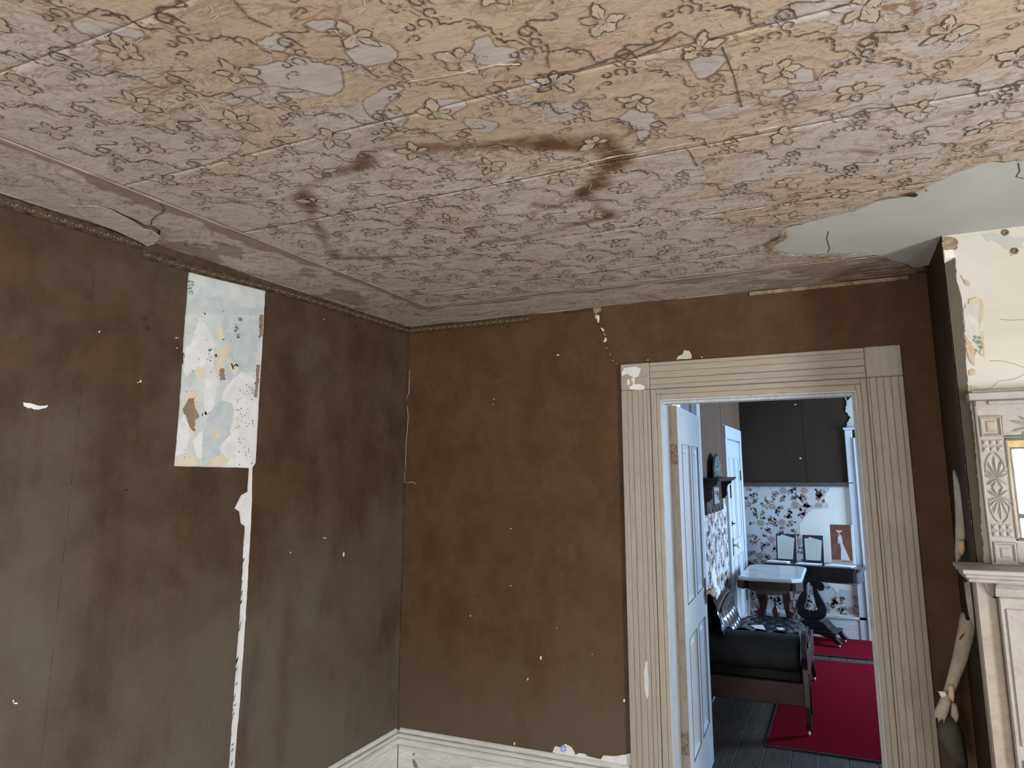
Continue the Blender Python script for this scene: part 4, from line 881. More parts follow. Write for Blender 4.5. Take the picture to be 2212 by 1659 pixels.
# ---- gilt bead border
gb = tag(empty('trim_2'), 'dark gilt beaded border along the top of the left and back walls', 'border', 'structure')
bead = MB().lathe([(.0005, -.0085), (.005, -.0078), (.0082, -.004), (.0088, 0), (.0082, .004), (.005, .0078), (.0005, .0085)], seg=10, axis=1)
beadm = bead.mesh('bead'); beadm.materials.append(M['gilt'])
torus = MB(); torus.grid(lambda u, v: (.0028*math.cos(2*PI*v), (.0115+.0028*math.sin(2*PI*v))*math.cos(2*PI*u)*1.35, (.0115+.0028*math.sin(2*PI*v))*math.sin(2*PI*u)*.82), 14, 7, True, True)
torm = torus.mesh('bead_ring'); torm.materials.append(M['gilt'])
def run_border(p0, p1, wallax, droop=lambda t: 0.0, pitch=.047):
    d = p1-p0; n = int(d.length/pitch)
    seg = 24; hz = .0165
    mb = MB()
    for i in range(seg):
        a, b = p0+d*(i/seg), p0+d*((i+1)/seg); za, zb = -droop(i/seg), -droop((i+1)/seg)
        nrm = Vector((1, 0, 0)) if wallax == 0 else Vector((0, -1, 0))
        q = [a+Vector((0, 0, za-hz)), b+Vector((0, 0, zb-hz)), b+Vector((0, 0, zb+hz)), a+Vector((0, 0, za+hz))]
        mb.add([x+nrm*.0005 for x in q]+[x+nrm*.008 for x in q], [(0, 1, 2, 3), (7, 6, 5, 4), (0, 4, 5, 1), (1, 5, 6, 2), (2, 6, 7, 3), (3, 7, 4, 0)])
        for zz in (-hz+.003, hz-.003):
            mb.tube([a+nrm*.009+Vector((0, 0, za+zz)), b+nrm*.009+Vector((0, 0, zb+zz))], .0022, 5)
    mb.build('border_band', M['giltdark'], gb)
    if wallax == 0 and droop(.1) > 0:
        bk = MB()
        for i in range(seg):
            a, b = p0+d*(i/seg), p0+d*((i+1)/seg); za, zb = a.z-droop(i/seg)+.012, b.z-droop((i+1)/seg)+.012
            bk.add([(.0042, a.y, za), (.0042, b.y, zb), (.0042, b.y, H-.001), (.0042, a.y, H-.001)], [(0, 1, 2, 3)])
        bk.build('paper_edge', M['giltdark'], gb, solid=.0006)
    for i in range(n):
        t = (i+.5)/n; p = p0+d*t; nrm = Vector((1, 0, 0)) if wallax == 0 else Vector((0, -1, 0))
        for me, off in ((beadm, 0), (torm, 0), (beadm, .5)):
            q = p+d*(off/n)+Vector((0, 0, -droop(t)))+nrm*.0085
            o = bpy.data.objects.new('bead' if me is beadm else 'bead_ring', me); link(o, gb); o.location = q
            if wallax == 1: o.rotation_euler = (0, 0, -PI/2)
            o.scale = (.45, .5, .5) if off else (.7, .75, .75)
ZG = H-.030
run_border(Vector((0.003, -2.95, ZG)), Vector((.003, -1.70, ZG)), 0)
run_border(Vector((0.003, -1.69, ZG)), Vector((.003, -.01, ZG)), 0, lambda t: .028*math.exp(-((t-.06)/.26)**2))
run_border(Vector((.012, -.003, ZG)), Vector((.79, -.003, ZG)), 1, pitch=.040)

# ---- baseboards
def baseboard(name, ax, a0, a1, label):
    e = empty(name, label=label, cat='baseboard', kind='structure')
    def Q(n, d, z0, z1, c=.003):
        mb = MB()
        if ax == 0: mb.bbox(0.0005, d, a0, a1, z0, z1, c)
        else: mb.bbox(a0, a1, -d, -.0005, z0, z1, c)
        mb.build(n, M['base_b'], e)
    Q('board', .018, 0, .218); Q('cap_moulding', .030, .219, .252, .006); Q('cap_moulding', .024, .253, .272, .004); Q('cap_moulding', .014, .273, .298, .006)
    return e
bl_ = baseboard('baseboard_left', 0, REAR, -.019, 'white baseboard along the left wall')
bb_ = baseboard('baseboard_back', 1, .019, CX0, 'scuffed white baseboard along the back wall')
decal('bare_wood_scrape', crop(800, 1300, .3165, [(288, 1070), (300, 1075), (320, 1110), (325, 1134), (300, 1130), (290, 1095)]), 1, -.018, .0012, .0006, M['tear_brown'], bb_, .004, .0005)
decal('bare_wood_scrape', crop(800, 1300, .3165, [(290, 1035), (305, 1028), (303, 1045), (290, 1047)]), 1, -.018, .0012, .0006, M['tear_brown'], bb_, .004, .0005)
decal('plaster_smear', crop(800, 1300, .3165, [(690, 1120), (850, 1125), (1000, 1134), (700, 1134)]), 1, -.018, .0012, .0006, M['tear_white'], bb_, .006, .0008)

# ---- door casing
dc = empty('trim_3', label='wide reeded beige casing with plain corner blocks around the doorway', cat='door casing', kind='structure')
def reeded_v(x0, x1, z0, z1, edges):
    """each reed of the upright casing a piece of its own"""
    e = [x0]+edges+[x1]
    for i, (a, b) in enumerate(zip(e, e[1:])):
        d = (.024, .022, .024, .022, .024, .022)[i % 6]
        MB().bbox(a+.0003, b-.0003, -d, -.0005, z0, z1, .0022).build('casing_reed', M['trim_v'], dc)
def reeded_h(x0, x1, z0, z1, edges):
    e = [z0]+edges+[z1]
    for i, (a, b) in enumerate(zip(e, e[1:])):
        d = (.020, .015, .023, .021, .019)[i % 5]
        MB().bbox(x0, x1, -d, -.0005, a+.0003, b-.0003, .0022).build('casing_reed', M['trim_h'], dc)
BZ = 2.026
reeded_v(CX0, 1.434, 0, BZ-.001, [1.318, 1.345, 1.374, 1.398, 1.418])
reeded_v(2.398, CX1, 0, BZ-.001, [2.409, 2.436, 2.464, 2.493, 2.522])
reeded_h(1.436, 2.397, BZ+.001, CZ, [2.048, 2.078, 2.110, 2.140])
MB().bbox(CX0, 1.435, -.027, -.0005, BZ, CZ, .004).build('corner_block', M['trim_h'], dc)
MB().bbox(2.398, CX1, -.027, -.0005, BZ, CZ+.002, .004).build('corner_block', M['trim_v'], dc)
MB().bbox(1.436, 1.462, -.017, -.0005, 0, BZ-.001, .003).build('inner_casing', M['trim_v'], dc)
MB().bbox(1.462, OPX0, -.013, -.0005, 0, 2.0, .003).build('inner_casing', M['trim_v'], dc)
MB().bbox(2.374, 2.397, -.017, -.0005, 0, BZ-.001, .003).build('inner_casing', M['trim_v'], dc)
MB().bbox(OPX1, 2.374, -.013, -.0005, 0, 2.0, .003).build('inner_casing', M['trim_v'], dc)
MB().bbox(1.462, 2.374, -.017, -.0005, 2.0, BZ-.001, .003).build('inner_casing', M['trim_h'], dc)
MB().bbox(OPX0, OPX1, -.013, -.0005, OPZ, 2.0, .003).build('inner_casing', M['trim_h'], dc)
# jamb lining, with stop
box('jamb', OPX0-.001, OPX0+.004, -.012, WT+.002, 0, OPZ, M['jamb'], dc); box('jamb', OPX1-.004, OPX1+.001, -.012, WT+.002, 0, OPZ, M['jamb'], dc)
box('jamb', OPX0+.004, OPX1-.004, -.012, WT+.002, OPZ-.006, OPZ+.001, M['jamb'], dc)
box('door_stop', OPX1-.016, OPX1-.004, .02, .09, 0, OPZ-.006, M['jamb'], dc); box('door_stop', OPX0+.004, OPX1-.016, .02, .09, OPZ-.018, OPZ-.006, M['jamb'], dc)
# paint losses on the casing
cw = (700/2212)
for q in ([(150, 490), (230, 480), (265, 490), (255, 540), (225, 560), (200, 545), (170, 530), (135, 545), (140, 520)], [(200, 560), (225, 560), (225, 600), (250, 600), (290, 610), (290, 635), (230, 640), (180, 630), (215, 600)], [(172, 575), (186, 560), (190, 600), (178, 610)]):
    decal('paint_loss', crop(1300, 640, cw, q), 1, -.027, .0008, .0005, M['tear_white'], dc, .004, .0012)
decal('paint_loss', crop(800, 1300, .3165, [(1880, 400), (1890, 410), (1898, 520), (1900, 640), (1888, 665), (1872, 600), (1868, 480)]), 1, -.024, .0008, .0005, M['tear_blue'], dc, .006, .0006)
decal('bare_wood_scrape', [(1371, 1404), (1374, 1404), (1374, 1470), (1371, 1470)], 1, -.024, .0006, .0004, M['trim_h'], dc, .006, .0006)

# ---- the open door (door_1)
def panel_door(e, w, h, t, paint, edge, panels, faces=(1,)):
    """leaf in local coords: u along x 0..w, thickness y 0..t, z 0..h. Each panel its own piece"""
    us = sorted({0, w} | {p[0] for p in panels} | {p[1] for p in panels}); zs = sorted({0, h} | {p[2] for p in panels} | {p[3] for p in panels})
    mb = MB()
    for i in range(len(us)-1):
        for j in range(len(zs)-1):
            cu, cz = (us[i]+us[i+1])/2, (zs[j]+zs[j+1])/2
            if any(p[0] < cu < p[1] and p[2] < cz < p[3] for p in panels): continue
            mb.box(us[i], us[i+1], 0, t, zs[j], zs[j+1])
    o = mb.build('stiles_and_rails', paint, e)
    bm = bmesh.new(); bm.from_mesh(o.data); bmesh.ops.remove_doubles(bm, verts=bm.verts, dist=1e-5); bm.to_mesh(o.data); bm.free()
    for (a, b, c, d) in panels:
        MB().box(a, b, t*.3, t*.7, c, d).build('door_panel', paint, e)
        fr = MB()
        for f in (0, 1):
            y0, y1 = (0, t*.3) if f == 0 else (t*.7, t)
            ya = y0 if f == 0 else y1
            yi = y1 if f == 0 else y0
            g = .022
            for (pa, pb) in (((a, c), (b, c)), ((b, c), (b, d)), ((b, d), (a, d)), ((a, d), (a, c))):
                ins = lambda p: (p[0]+(g if p[0] == a else -g), p[1]+(g if p[1] == c else -g))
                q0, q1, q2, q3 = pa, pb, ins(pb), ins(pa)
                ym = ya+(yi-ya)*.25
                fr.add([(q0[0], ym, q0[1]), (q1[0], ym, q1[1]), (q2[0], yi, q2[1]), (q3[0], yi, q3[1])], [(0, 1, 2, 3)])
            # raised field
            k = .05
            if b-a > 2*k+.04:
                y2 = ya+(yi-ya)*.45
                fr.add([(a+k*.75, yi, c+k*.75), (b-k*.75, yi, c+k*.75), (b-k*.75, yi, d-k*.75), (a+k*.75, yi, d-k*.75), (a+k, y2, c+k), (b-k, y2, c+k), (b-k, y2, d-k), (a+k, y2, d-k)], [(0, 1, 5, 4), (1, 2, 6, 5), (2, 3, 7, 6), (3, 0, 4, 7), (4, 5, 6, 7)])
        fr.build('panel_moulding', paint, e)
    for (a, b, c, d) in panels:
        gj = MB()
        for y_ in (-.0006, t+.0006): gj.tube([(a, y_, c), (b, y_, c), (b, y_, d), (a, y_, d), (a, y_, c)], .0018, 4, False)
        gj.build('panel_joint', M['peeldark'], e)
    return o
P0, P1 = Vector((1.526, .150, 0)), Vector((1.487, .950, 0))
ang = math.atan2(P1.y-P0.y, P1.x-P0.x)
d1 = empty('door_1', (P0.x, P0.y, .012), ang, label='white four-panel door standing open into the far room', cat='door', kind='structure')
DW = (P1-P0).length; DH = 1.945
pan = [(.115, DW/2-.04, .96, DH-.19), (DW/2+.04, DW-.115, .96, DH-.19), (.115, DW/2-.04, .24, .80), (DW/2+.04, DW-.115, .24, .80)]
panel_door(d1, DW, DH, .045, M['doorpaint'], M['dooredge'], pan)
MB().box(-.0015, .0, .0, .045, 0, DH).build('bare_edge', M['dooredge'], d1, label='unpainted worn hinge edge')
for z, hh in ((1.70, .10), (.36, .10)):
    hx = MB().box(-.004, -.0015, .004, .042, z-.05, z+.05); hx.tube([(-.006, .046, z-.052), (-.006, .046, z+.052)], .006, 8)
    hx.build('hinge', M['rust'], d1, label='rusty butt hinge')
# knob with its dark rose near the free edge (local y<0 faces the room)
MB().box(DW-.085, DW-.035, -.004, 0, .86, 1.0).build('lock_plate', M['darkmetal'], d1)
MB().lathe([(.012, 0), (.010, -.022), (.014, -.028), (.022, -.034), (.027, -.046), (.024, -.058), (.012, -.064), (.001, -.065)], (DW-.055, -.004, .925), 16, 1).build('door_knob', M['porcelain'], d1, label='ivory porcelain knob')

# ================================================================== FAR ROOM WALLS
RZ = 1.495
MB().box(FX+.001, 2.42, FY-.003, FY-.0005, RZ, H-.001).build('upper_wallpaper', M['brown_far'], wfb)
MB().tube([(x, FY-.004, z) for x, z in ((1.93+.0, RZ), (1.925, 1.9), (1.93, H-.01))], .0012, 4).build('paper_seam', M['hole'], wfb)
box('picture_rail', FX+.001, 2.36, FY-.022, FY-.0005, RZ-.032, RZ, M['peeldark'], wfb, label='dark wooden dado rail')
box('picture_rail', FX+.001, 2.36, FY-.030, FY-.0005, RZ, RZ+.010, M['peeldark'], wfb)
box('lower_wallpaper', FX+.001, 2.44, FY-.002, FY-.0005, .2, RZ-.032, M['floral_base'], wfb, label='pale grey floral paper')
box('baseboard', FX+.024, 2.46, FY-.020, FY-.0005, 0, .19, M['base_b'], wfb); box('baseboard', FX+.024, 2.46, FY-.028, FY-.0005, .19, .215, M['base_b'], wfb)
tp = [(2.142, 1.462), (2.077, 1.358), (2.09, 1.30), (2.114, 1.266), (2.10, 1.25), (1.994, 1.237), (1.922, 1.208), (1.88, 1.16), (1.859, 1.128), (1.83, 1.091), (1.82, 1.003), (1.85, .9), (1.90, .75), (1.98, .66), (2.003, .55), (2.06, .50), (2.10, .47), (2.13, .42), (2.161, .47), (2.20, .455), (2.24, .46), (2.30, .42), (2.354, .40), (2.40, .38), (2.40, 1.462)]
decal('bare_plaster', tp, 1, FY-.002, .0014, .0012, M['plaster_far'], wfb, .012, .004, world=True, label='bare cream plaster where the floral paper is torn away')
# far left wall papers
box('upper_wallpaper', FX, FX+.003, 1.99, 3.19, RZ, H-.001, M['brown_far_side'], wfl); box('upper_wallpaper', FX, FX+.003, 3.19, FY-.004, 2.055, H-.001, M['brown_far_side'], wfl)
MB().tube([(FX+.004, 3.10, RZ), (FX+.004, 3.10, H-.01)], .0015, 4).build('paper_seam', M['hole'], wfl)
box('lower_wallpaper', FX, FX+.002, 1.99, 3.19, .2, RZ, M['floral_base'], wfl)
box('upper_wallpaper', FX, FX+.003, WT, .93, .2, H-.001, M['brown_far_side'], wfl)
box('baseboard', FX, FX+.02, WT, 3.19, 0, .2, M['base_b'], wfl)
# floral print on both walls
def flower(mbd, mbm, mbl, P, cx, cz, s, ok):
    for k in range(6):
        a = k*PI/3+rnd.uniform(-.2, .2); pts = []
        for m in range(10):
            b = 2*PI*m/10; r_ = .026*s*(1+.18*math.cos(5*b)); pts.append((cx+.024*s*math.cos(a)+r_*math.cos(b)*.8, cz+.022*s*math.sin(a)+r_*math.sin(b)*.7))
        if all(ok(*q) for q in pts): P(mbm, pts, .0004+.00003*k)
    for k in range(5):
        a = rnd.uniform(0, 6.28); P(mbd, [(cx+.012*s*math.cos(a)+.006*s*math.cos(b), cz+.012*s*math.sin(a)+.004*s*math.sin(b)) for b in (0, 1.5, 3.1, 4.6)], .0009) if ok(cx, cz) else None
    for k in range(5):
        a = k*2*PI/5+rnd.uniform(-.5, .5); bend = rnd.uniform(-1.6, 1.6); x, z = cx+.02*s*math.cos(a), cz+.02*s*math.sin(a); prev = (x, z)
        for st in range(7):
            a += bend*.16; x += .015*s*math.cos(a); z += .015*s*math.sin(a)
            nx, nz = -math.sin(a)*.0013, math.cos(a)*.0013
            ln = [(prev[0]+nx, prev[1]+nz), (prev[0]-nx, prev[1]-nz), (x-nx, z-nz), (x+nx, z+nz)]
            if all(ok(*q_) for q_ in ln): P(mbl, ln, .0006)
            prev = (x, z)
            for sd in (-1, 1):
                if st < 1 or rnd.random() < .35: continue
                aa = a+sd*rnd.uniform(.5, 1.2); l = rnd.uniform(.020, .042)*s; wd = l*rnd.uniform(.22, .36)
                d = (math.cos(aa), math.sin(aa)); q = (-d[1], d[0]); out = []
                for m in range(6):
                    t = m/5; ww = wd*math.sin(PI*t)**.9*(1+.35*(m % 2)); out.append((x+d[0]*l*t+q[0]*ww, z+d[1]*l*t+q[1]*ww))
                for m in range(4, 0, -1):
                    t = m/5; ww = -wd*math.sin(PI*t)**.9*(1+.35*(m % 2)); out.append((x+d[0]*l*t+q[0]*ww, z+d[1]*l*t+q[1]*ww))
                if all(ok(*q_) for q_ in out): P(mbd if rnd.random() < .6 else mbm, out, .0008)
def wall_flora(ax, v, sgn, u0, u1, z0, z1, parent, avoid=None):
    a, b, c = MB(), MB(), MB()
    ok = lambda u, z: u0 < u < u1 and z0 < z < z1 and not (avoid and pip(avoid, np.array([u]), np.array([z]))[0])
    def P(mb, pts, off): mb.prism([tuple(p) for p in pts], ax, v, v+sgn*off)
    j = 0; z = z0+.03
    while z < z1+.05:
        u = u0+.02+(.12 if j % 2 else 0)
        while u < u1+.08:
            flower(a, b, c, P, u+rnd.uniform(-.02, .02), z+rnd.uniform(-.02, .02), rnd.uniform(.85, 1.1), ok); u += .235
        z += .17; j += 1
    for mb, n_, m in ((a, 'printed_leaves', M['floral_dark']), (b, 'printed_blooms', M['floral_mid']), (c, 'printed_vines', M['floral_line'])):
        mb.build(n_, m, parent, kind='stuff')
wall_flora(1, FY-.002, -1, FX+.01, 2.40, .22, RZ-.035, wfb, tp)
wall_flora(0, FX+.002, 1, 2.0, 3.18, .22, RZ-.002, wfl)
decal('bare_plaster', [(1541, 1220), (1546, 1240), (1548, 1262), (1556, 1276), (1553, 1290), (1545, 1284), (1540, 1262), (1536, 1240)], 0, FX+.002, .003, .002, M['tear_white'], wfl, .01, .003)
# casing and torn plaster at the right end of the far wall
tc_ = empty('trim_4', label='pale casing at the right end of the far room end wall', cat='door casing', kind='structure')
MB().bbox(2.315, 2.385, FY-.028, FY-.0005, 0, 2.03, .004).build('casing_board', M['doorpaint'], tc_)
MB().bbox(2.386, 2.47, FY-.040, FY-.0005, 0, 1.95, .004).build('casing_board', M['doorpaint'], tc_)
MB().bbox(2.30, 2.60, FY-.045, FY-.0005, 2.031, 2.055, .006).build('casing_cap', M['doorpaint'], tc_)
MB().bbox(2.471, 2.56, FY-.028, FY-.0005, 0, 2.03, .004).build('casing_board', M['doorpaint'], tc_)
decal('bare_plaster', [(1824, 856), (1829, 868), (1826, 886), (1838, 903), (1830, 912), (1828, 921), (1834, 925), (1856, 926), (1860, 850), (1840, 850), (1838, 858), (1830, 866)], 1, FY-.003, .010, .009, M['plaster_breast'], wfb, .008, .004, label='lumpy bare plaster above the casing')
chip(1718, 874, 3, 1.5, 1, FY-.002, M['fleck'], wfb); chip(1729, 990, 2.5, 2.2, 1, FY-.002, M['fleck'], wfb)
# closed door in the far left wall (door_2) with casing
d2 = empty('door_2', (FX, 0, 0), 0, label='closed white panelled door in the far room left wall', cat='door', kind='structure')
sub = MB()
def dd(name, y0, y1, x0_, x1_, z0, z1, m): return MB().bbox(x0_-FX if x0_ > 1 else x0_, x1_-FX if x1_ > 1 else x1_, y0, y1, z0, z1, .003).build(name, m, d2)
dd('casing_board', 3.20, 3.30, 0.0005, .024, 0, 1.925, M['doorpaint']); dd('casing_board', 4.15, 4.26, .0005, .024, 0, 1.925, M['doorpaint'])
dd('casing_board', 3.20, 4.26, .0005, .026, 1.926, 2.045, M['doorpaint'])
leaf = bpy.data.objects.new('leaf', None); link(leaf, d2); leaf.location = (.012, 3.305, .01); leaf.rotation_euler = (0, 0, PI/2)
panel_door(leaf, .84, 1.90, .012, M['doorpaint'], M['doorpaint'], [(.12, .38, .98, 1.74), (.46, .72, .98, 1.74), (.12, .38, .24, .82), (.46, .72, .24, .82)])
MB().box(.013, .022, 3.315, 3.375, .86, 1.02).build('lock_plate', M['darkmetal'], d2)
MB().lathe([(.010, .018), (.009, .05), (.020, .056), (.028, .066), (.026, .078), (.012, .086), (.001, .087)], (0, 3.345, .955), 14, 0).build('door_knob', M['porcelain'], d2, label='white porcelain knob')
MB().box(.012, .030, 3.31, 3.35, 1.38, 1.50).build('rim_latch', M['darkmetal'], d2)
MB().box(.012, .026, 3.33, 3.36, 1.13, 1.17).tube([(.026, 3.345, 1.15), (.05, 3.345, 1.15)], .006, 8).build('bolt', M['darkmetal'], d2)
for z in (1.58, .40): MB().box(.012, .020, 4.11, 4.15, z-.05, z+.05).build('hinge', M['darkmetal'], d2)

# ================================================================== MANTEL
mt = empty('mantelpiece', (2.9, BY, 0), label='off-white painted wooden mantelpiece on the chimney breast', cat='mantelpiece')
def mp(name, mb, m='mantel', **k):
    o = mb.build(name, M[m], None, **k); o.parent = mt; o.matrix_parent_inverse = Matrix.Translation((-2.9, -BY, 0)); return o
SX0, SX1 = 2.598, 4.42
SZ = 1.318
mp('mantel_shelf', MB().bbox(SX0, SX1, BY-.215, BY-.0005+.0, SZ-.014, SZ, .003))
mp('shelf_moulding', MB().bbox(SX0+.006, SX1-.006, BY-.208, BY-.0005, SZ-.026, SZ-.0145, .004)); mp('shelf_moulding', MB().bbox(SX0+.014, SX1-.014, BY-.198, BY-.0005, SZ-.040, SZ-.0265, .005))
# cove under the shelf, returning on the left
cove = [(0, 0), (.09, 0), (.088, -.008), (.07, -.014), (.052, -.028), (.042, -.048), (.038, -.055), (0, -.055)]
mb = MB(); mb.prism([(BY-.05-y, SZ-.0405+z) for y, z in cove], 0, 2.70, 4.32); mp('cove_moulding', mb)
# left pilaster with curved ear, its return, and the plain front panel
mp('side_return', MB().box(2.649, 2.700, BY-.055, BY-.0005, 0, SZ-.041))
ear = [(2.652, SZ-.041), (2.652, 0), (2.704, 0), (2.704, SZ-.105)]+[(2.704-.034*math.sin(a), SZ-.041-.064*math.cos(a)) for a in np.linspace(.1, PI/2, 7)]
mp('pilaster_edge', MB().prism(ear, 1, BY-.068, BY-.056), 'mantel_dirty')
mp('pilaster', MB().bbox(2.706, 2.80, BY-.095, BY-.0005, 0, SZ-.096, .004))
mp('pilaster_bead', MB().bbox(2.722, 2.784, BY-.101, BY-.0955, .20, .74, .002).bbox(2.722, 2.784, BY-.101, BY-.0955, .78, SZ-.13, .002))
mp('frieze_panel', MB().bbox(2.801, 4.22, BY-.080, BY-.0005, .86, SZ-.096, .004)); mp('pilaster', MB().bbox(4.22, 4.31, BY-.095, BY-.0005, 0, SZ-.096, .004))
mp('fire_surround', MB().bbox(2.801, 3.02, BY-.070, BY-.0005, 0, .859, .004)); mp('fire_surround', MB().bbox(4.00, 4.219, BY-.070, BY-.0005, 0, .859, .004))
mp('fire_opening', MB().box(3.02, 4.0, BY-.01, BY-.0005, 0, .859), 'hole')

om = empty('overmantel_mirror', (2.9, BY, SZ), label='carved off-white overmantel frame holding a bright mirror', cat='mirror')
def op(name, mb, m='mantel', **k):
    o = mb.build(name, M[m], None, **k); o.parent = om; o.matrix_parent_inverse = Matrix.Translation((-2.9, -BY, -SZ)); return o
OX0, OX1 = 2.708, 4.25; F0 = BY-.034      # back board front face
mirX0 = 2.790; mirZ0, mirZ1 = 1.402, 1.727
op('cornice', MB().bbox(2.688, 4.27, BY-.075, BY-.0005, 1.862, 1.887, .003).bbox(2.70, 4.26, BY-.055, BY-.0005, 1.888, 1.896, .002), 'mantel')
op('cornice_moulding', MB().bbox(2.745, 4.2, BY-.050, F0, 1.846, 1.861, .005))
op('frieze_board', MB().box(OX0, OX1, F0, BY-.0005, 1.812, 1.861).box(OX0, mirX0-.006, F0, BY-.0005, SZ+.0005, 1.812).box(mirX0-.006, OX1, F0, BY-.0005, mirZ1+.006, 1.812).box(mirX0-.006, OX1, F0, BY-.0005, SZ+.0005, mirZ0-.006))
op('outer_bead', MB().tube([(OX0+.002, F0-.004, SZ), (OX0+.002, F0-.004, 1.845)], .005, 8))
op('corner_moulding', MB().prism([(OX0+.004, 1.861), (OX0+.05, 1.861), (OX0+.036, 1.846), (OX0+.02, 1.835), (OX0+.004, 1.822)], 1, F0-.008, F0), 'mantel_dirty')
yM = BY-.022
op('mirror_glass', MB().box(mirX0-.004, OX1-.08, yM, yM+.004, mirZ0-.004, mirZ1+.004), 'mirror', label='mirror glass reflecting the window')
op('mirror_bead', MB().tube([(mirX0-.002, F0-.002, mirZ0), (mirX0-.002, F0-.002, mirZ1)], .004, 8).tube([(mirX0, F0-.002, mirZ1+.002), (OX1-.08, F0-.002, mirZ1+.002)], .004, 8).tube([(mirX0, F0-.002, mirZ0-.002), (OX1-.08, F0-.002, mirZ0-.002)], .004, 8), 'mantel')
def corner_sq(x0, x1, z0, z1, nm='carved_block', m='mantel_dirty'):
    mb = MB(); a = .006
    ring_ = [(0, F0-.000), (0.0, F0-.010), (.004, F0-.012), (.011, F0-.004), (.015, F0-.004), (.021, F0-.009)]
    vs = []
    for d, y in ring_: vs += [(x0+d, y, z0+d), (x1-d, y, z0+d), (x1-d, y, z1-d), (x0+d, y, z1-d)]
    fs = [(4*i+k, 4*i+(k+1) % 4, 4*(i+1)+(k+1) % 4, 4*(i+1)+k) for i in range(len(ring_)-1) for k in range(4)]+[tuple(4*(len(ring_)-1)+k for k in range(4))]
    mb.add(vs, fs); op(nm, mb, m)
LX0, LX1 = OX0+.010, mirX0-.010
corner_sq(LX0, LX1, 1.738, 1.808); corner_sq(LX0, LX1, SZ+.006, mirZ0-.012, m='mantel')
def petal(mb, cx, cz, ang_, l, w, h=.008, y=None):
    """a carved leaf: ridge between two hollow flanks"""
    y = F0-.001 if y is None else y
    d = (math.cos(ang_), math.sin(ang_)); q = (-d[1], d[0]); vs = []; n = 8
    for i in range(n+1):
        t = i/n; ww = w*math.sin(PI*min(1, .06+t*.94))**.75; hh = h*math.sin(PI*min(1, .1+.9*t))**.6; bx, bz = cx+d[0]*l*t, cz+d[1]*l*t
        curve = .12*l*t*t
        bx += q[0]*0; vs += [(bx-q[0]*ww, y, bz-q[1]*ww), (bx-q[0]*ww*.35, y-hh*.25, bz-q[1]*ww*.35), (bx, y-hh, bz), (bx+q[0]*ww, y, bz+q[1]*ww)]
    fs = [(4*i+k, 4*i+k+1, 4*(i+1)+k+1, 4*(i+1)+k) for i in range(n) for k in range(3)]
    mb.add(vs, fs)
def studs(mb, x0, x1, z0, z1, nx=3, nz=2):
    for i in range(nx):
        for j in range(nz):
            a, b = x0+(x1-x0)*i/nx, x0+(x1-x0)*(i+1)/nx; c, d = z0+(z1-z0)*j/nz, z0+(z1-z0)*(j+1)/nz
            mb.add([(a, F0, c), (b, F0, c), (b, F0, d), (a, F0, d), ((a*.7+b*.3), F0-.008, (c+d)/2)], [(0, 1, 4), (1, 2, 4), (2, 3, 4), (3, 0, 4)])
mb = MB(); zc0, zc1 = 1.404, 1.732; xm = (LX0+LX1)/2; hw = (LX1-LX0)/2
studs(mb, LX0, LX1, zc1-.046, zc1-.002); studs(mb, LX0, LX1, zc0+.002, zc0+.046)
zmid = (zc0+zc1)/2
for cz_, sg in ((zmid+.030, 1), (zmid-.030, -1)):
    for a in (-1.15, -.72, -.34, 0, .34, .72, 1.15):
        l = (.082, .080, .078, .074, .078, .080, .082)[3] if False else .078-.030*abs(a)**1.2
        petal(mb, xm, cz_, sg*(PI/2)+a, max(l, .040), .0085)
    for a in (-.95, -.45, .45, .95):
        petal(mb, xm, cz_, -sg*(PI/2)+a, .036, .008)
for sx in (-1, 1):
    arc = [(xm+sx*hw*.93*math.sin(t), F0-.003, zmid+.045+.070*math.cos(t)) for t in np.linspace(.15, 1.5, 8)]; mb.tube(arc, .0025, 5)
    arc = [(xm+sx*hw*.93*math.sin(t), F0-.003, zmid-.045-.070*math.cos(t)) for t in np.linspace(.15, 1.5, 8)]; mb.tube(arc, .0025, 5)
op('carved_panel', mb, label='carved palmette panel beside the mirror')
for (z0_, z1_) in ((1.738, 1.808), (SZ+.006, mirZ0-.012)):
    mb = MB(); x = mirX0-.006; L_ = .19
    for rep in range(7):
        cx = x+L_*(rep+.5); cz_ = (z0_+z1_)/2; hh = (z1_-z0_)/2
        for sg in (-1, 1):
            for a in (-1.05, -.62, -.25, .25, .62, 1.05):
                petal(mb, cx, cz_, (0 if sg > 0 else PI)+a, max(.034, .088-.050*abs(a)), .009)
        mb.tube([(cx-.09, F0-.002, z0_+.002), (cx, F0-.002, z0_+.002), (cx+.09, F0-.002, z0_+.002)], .002, 5)
    mb.tube([(x, F0-.004, z0_), (OX1, F0-.004, z0_)], .003, 6); mb.tube([(x, F0-.004, z0_), (x, F0-.004, z1_)], .003, 6)
    op('carved_panel', mb)
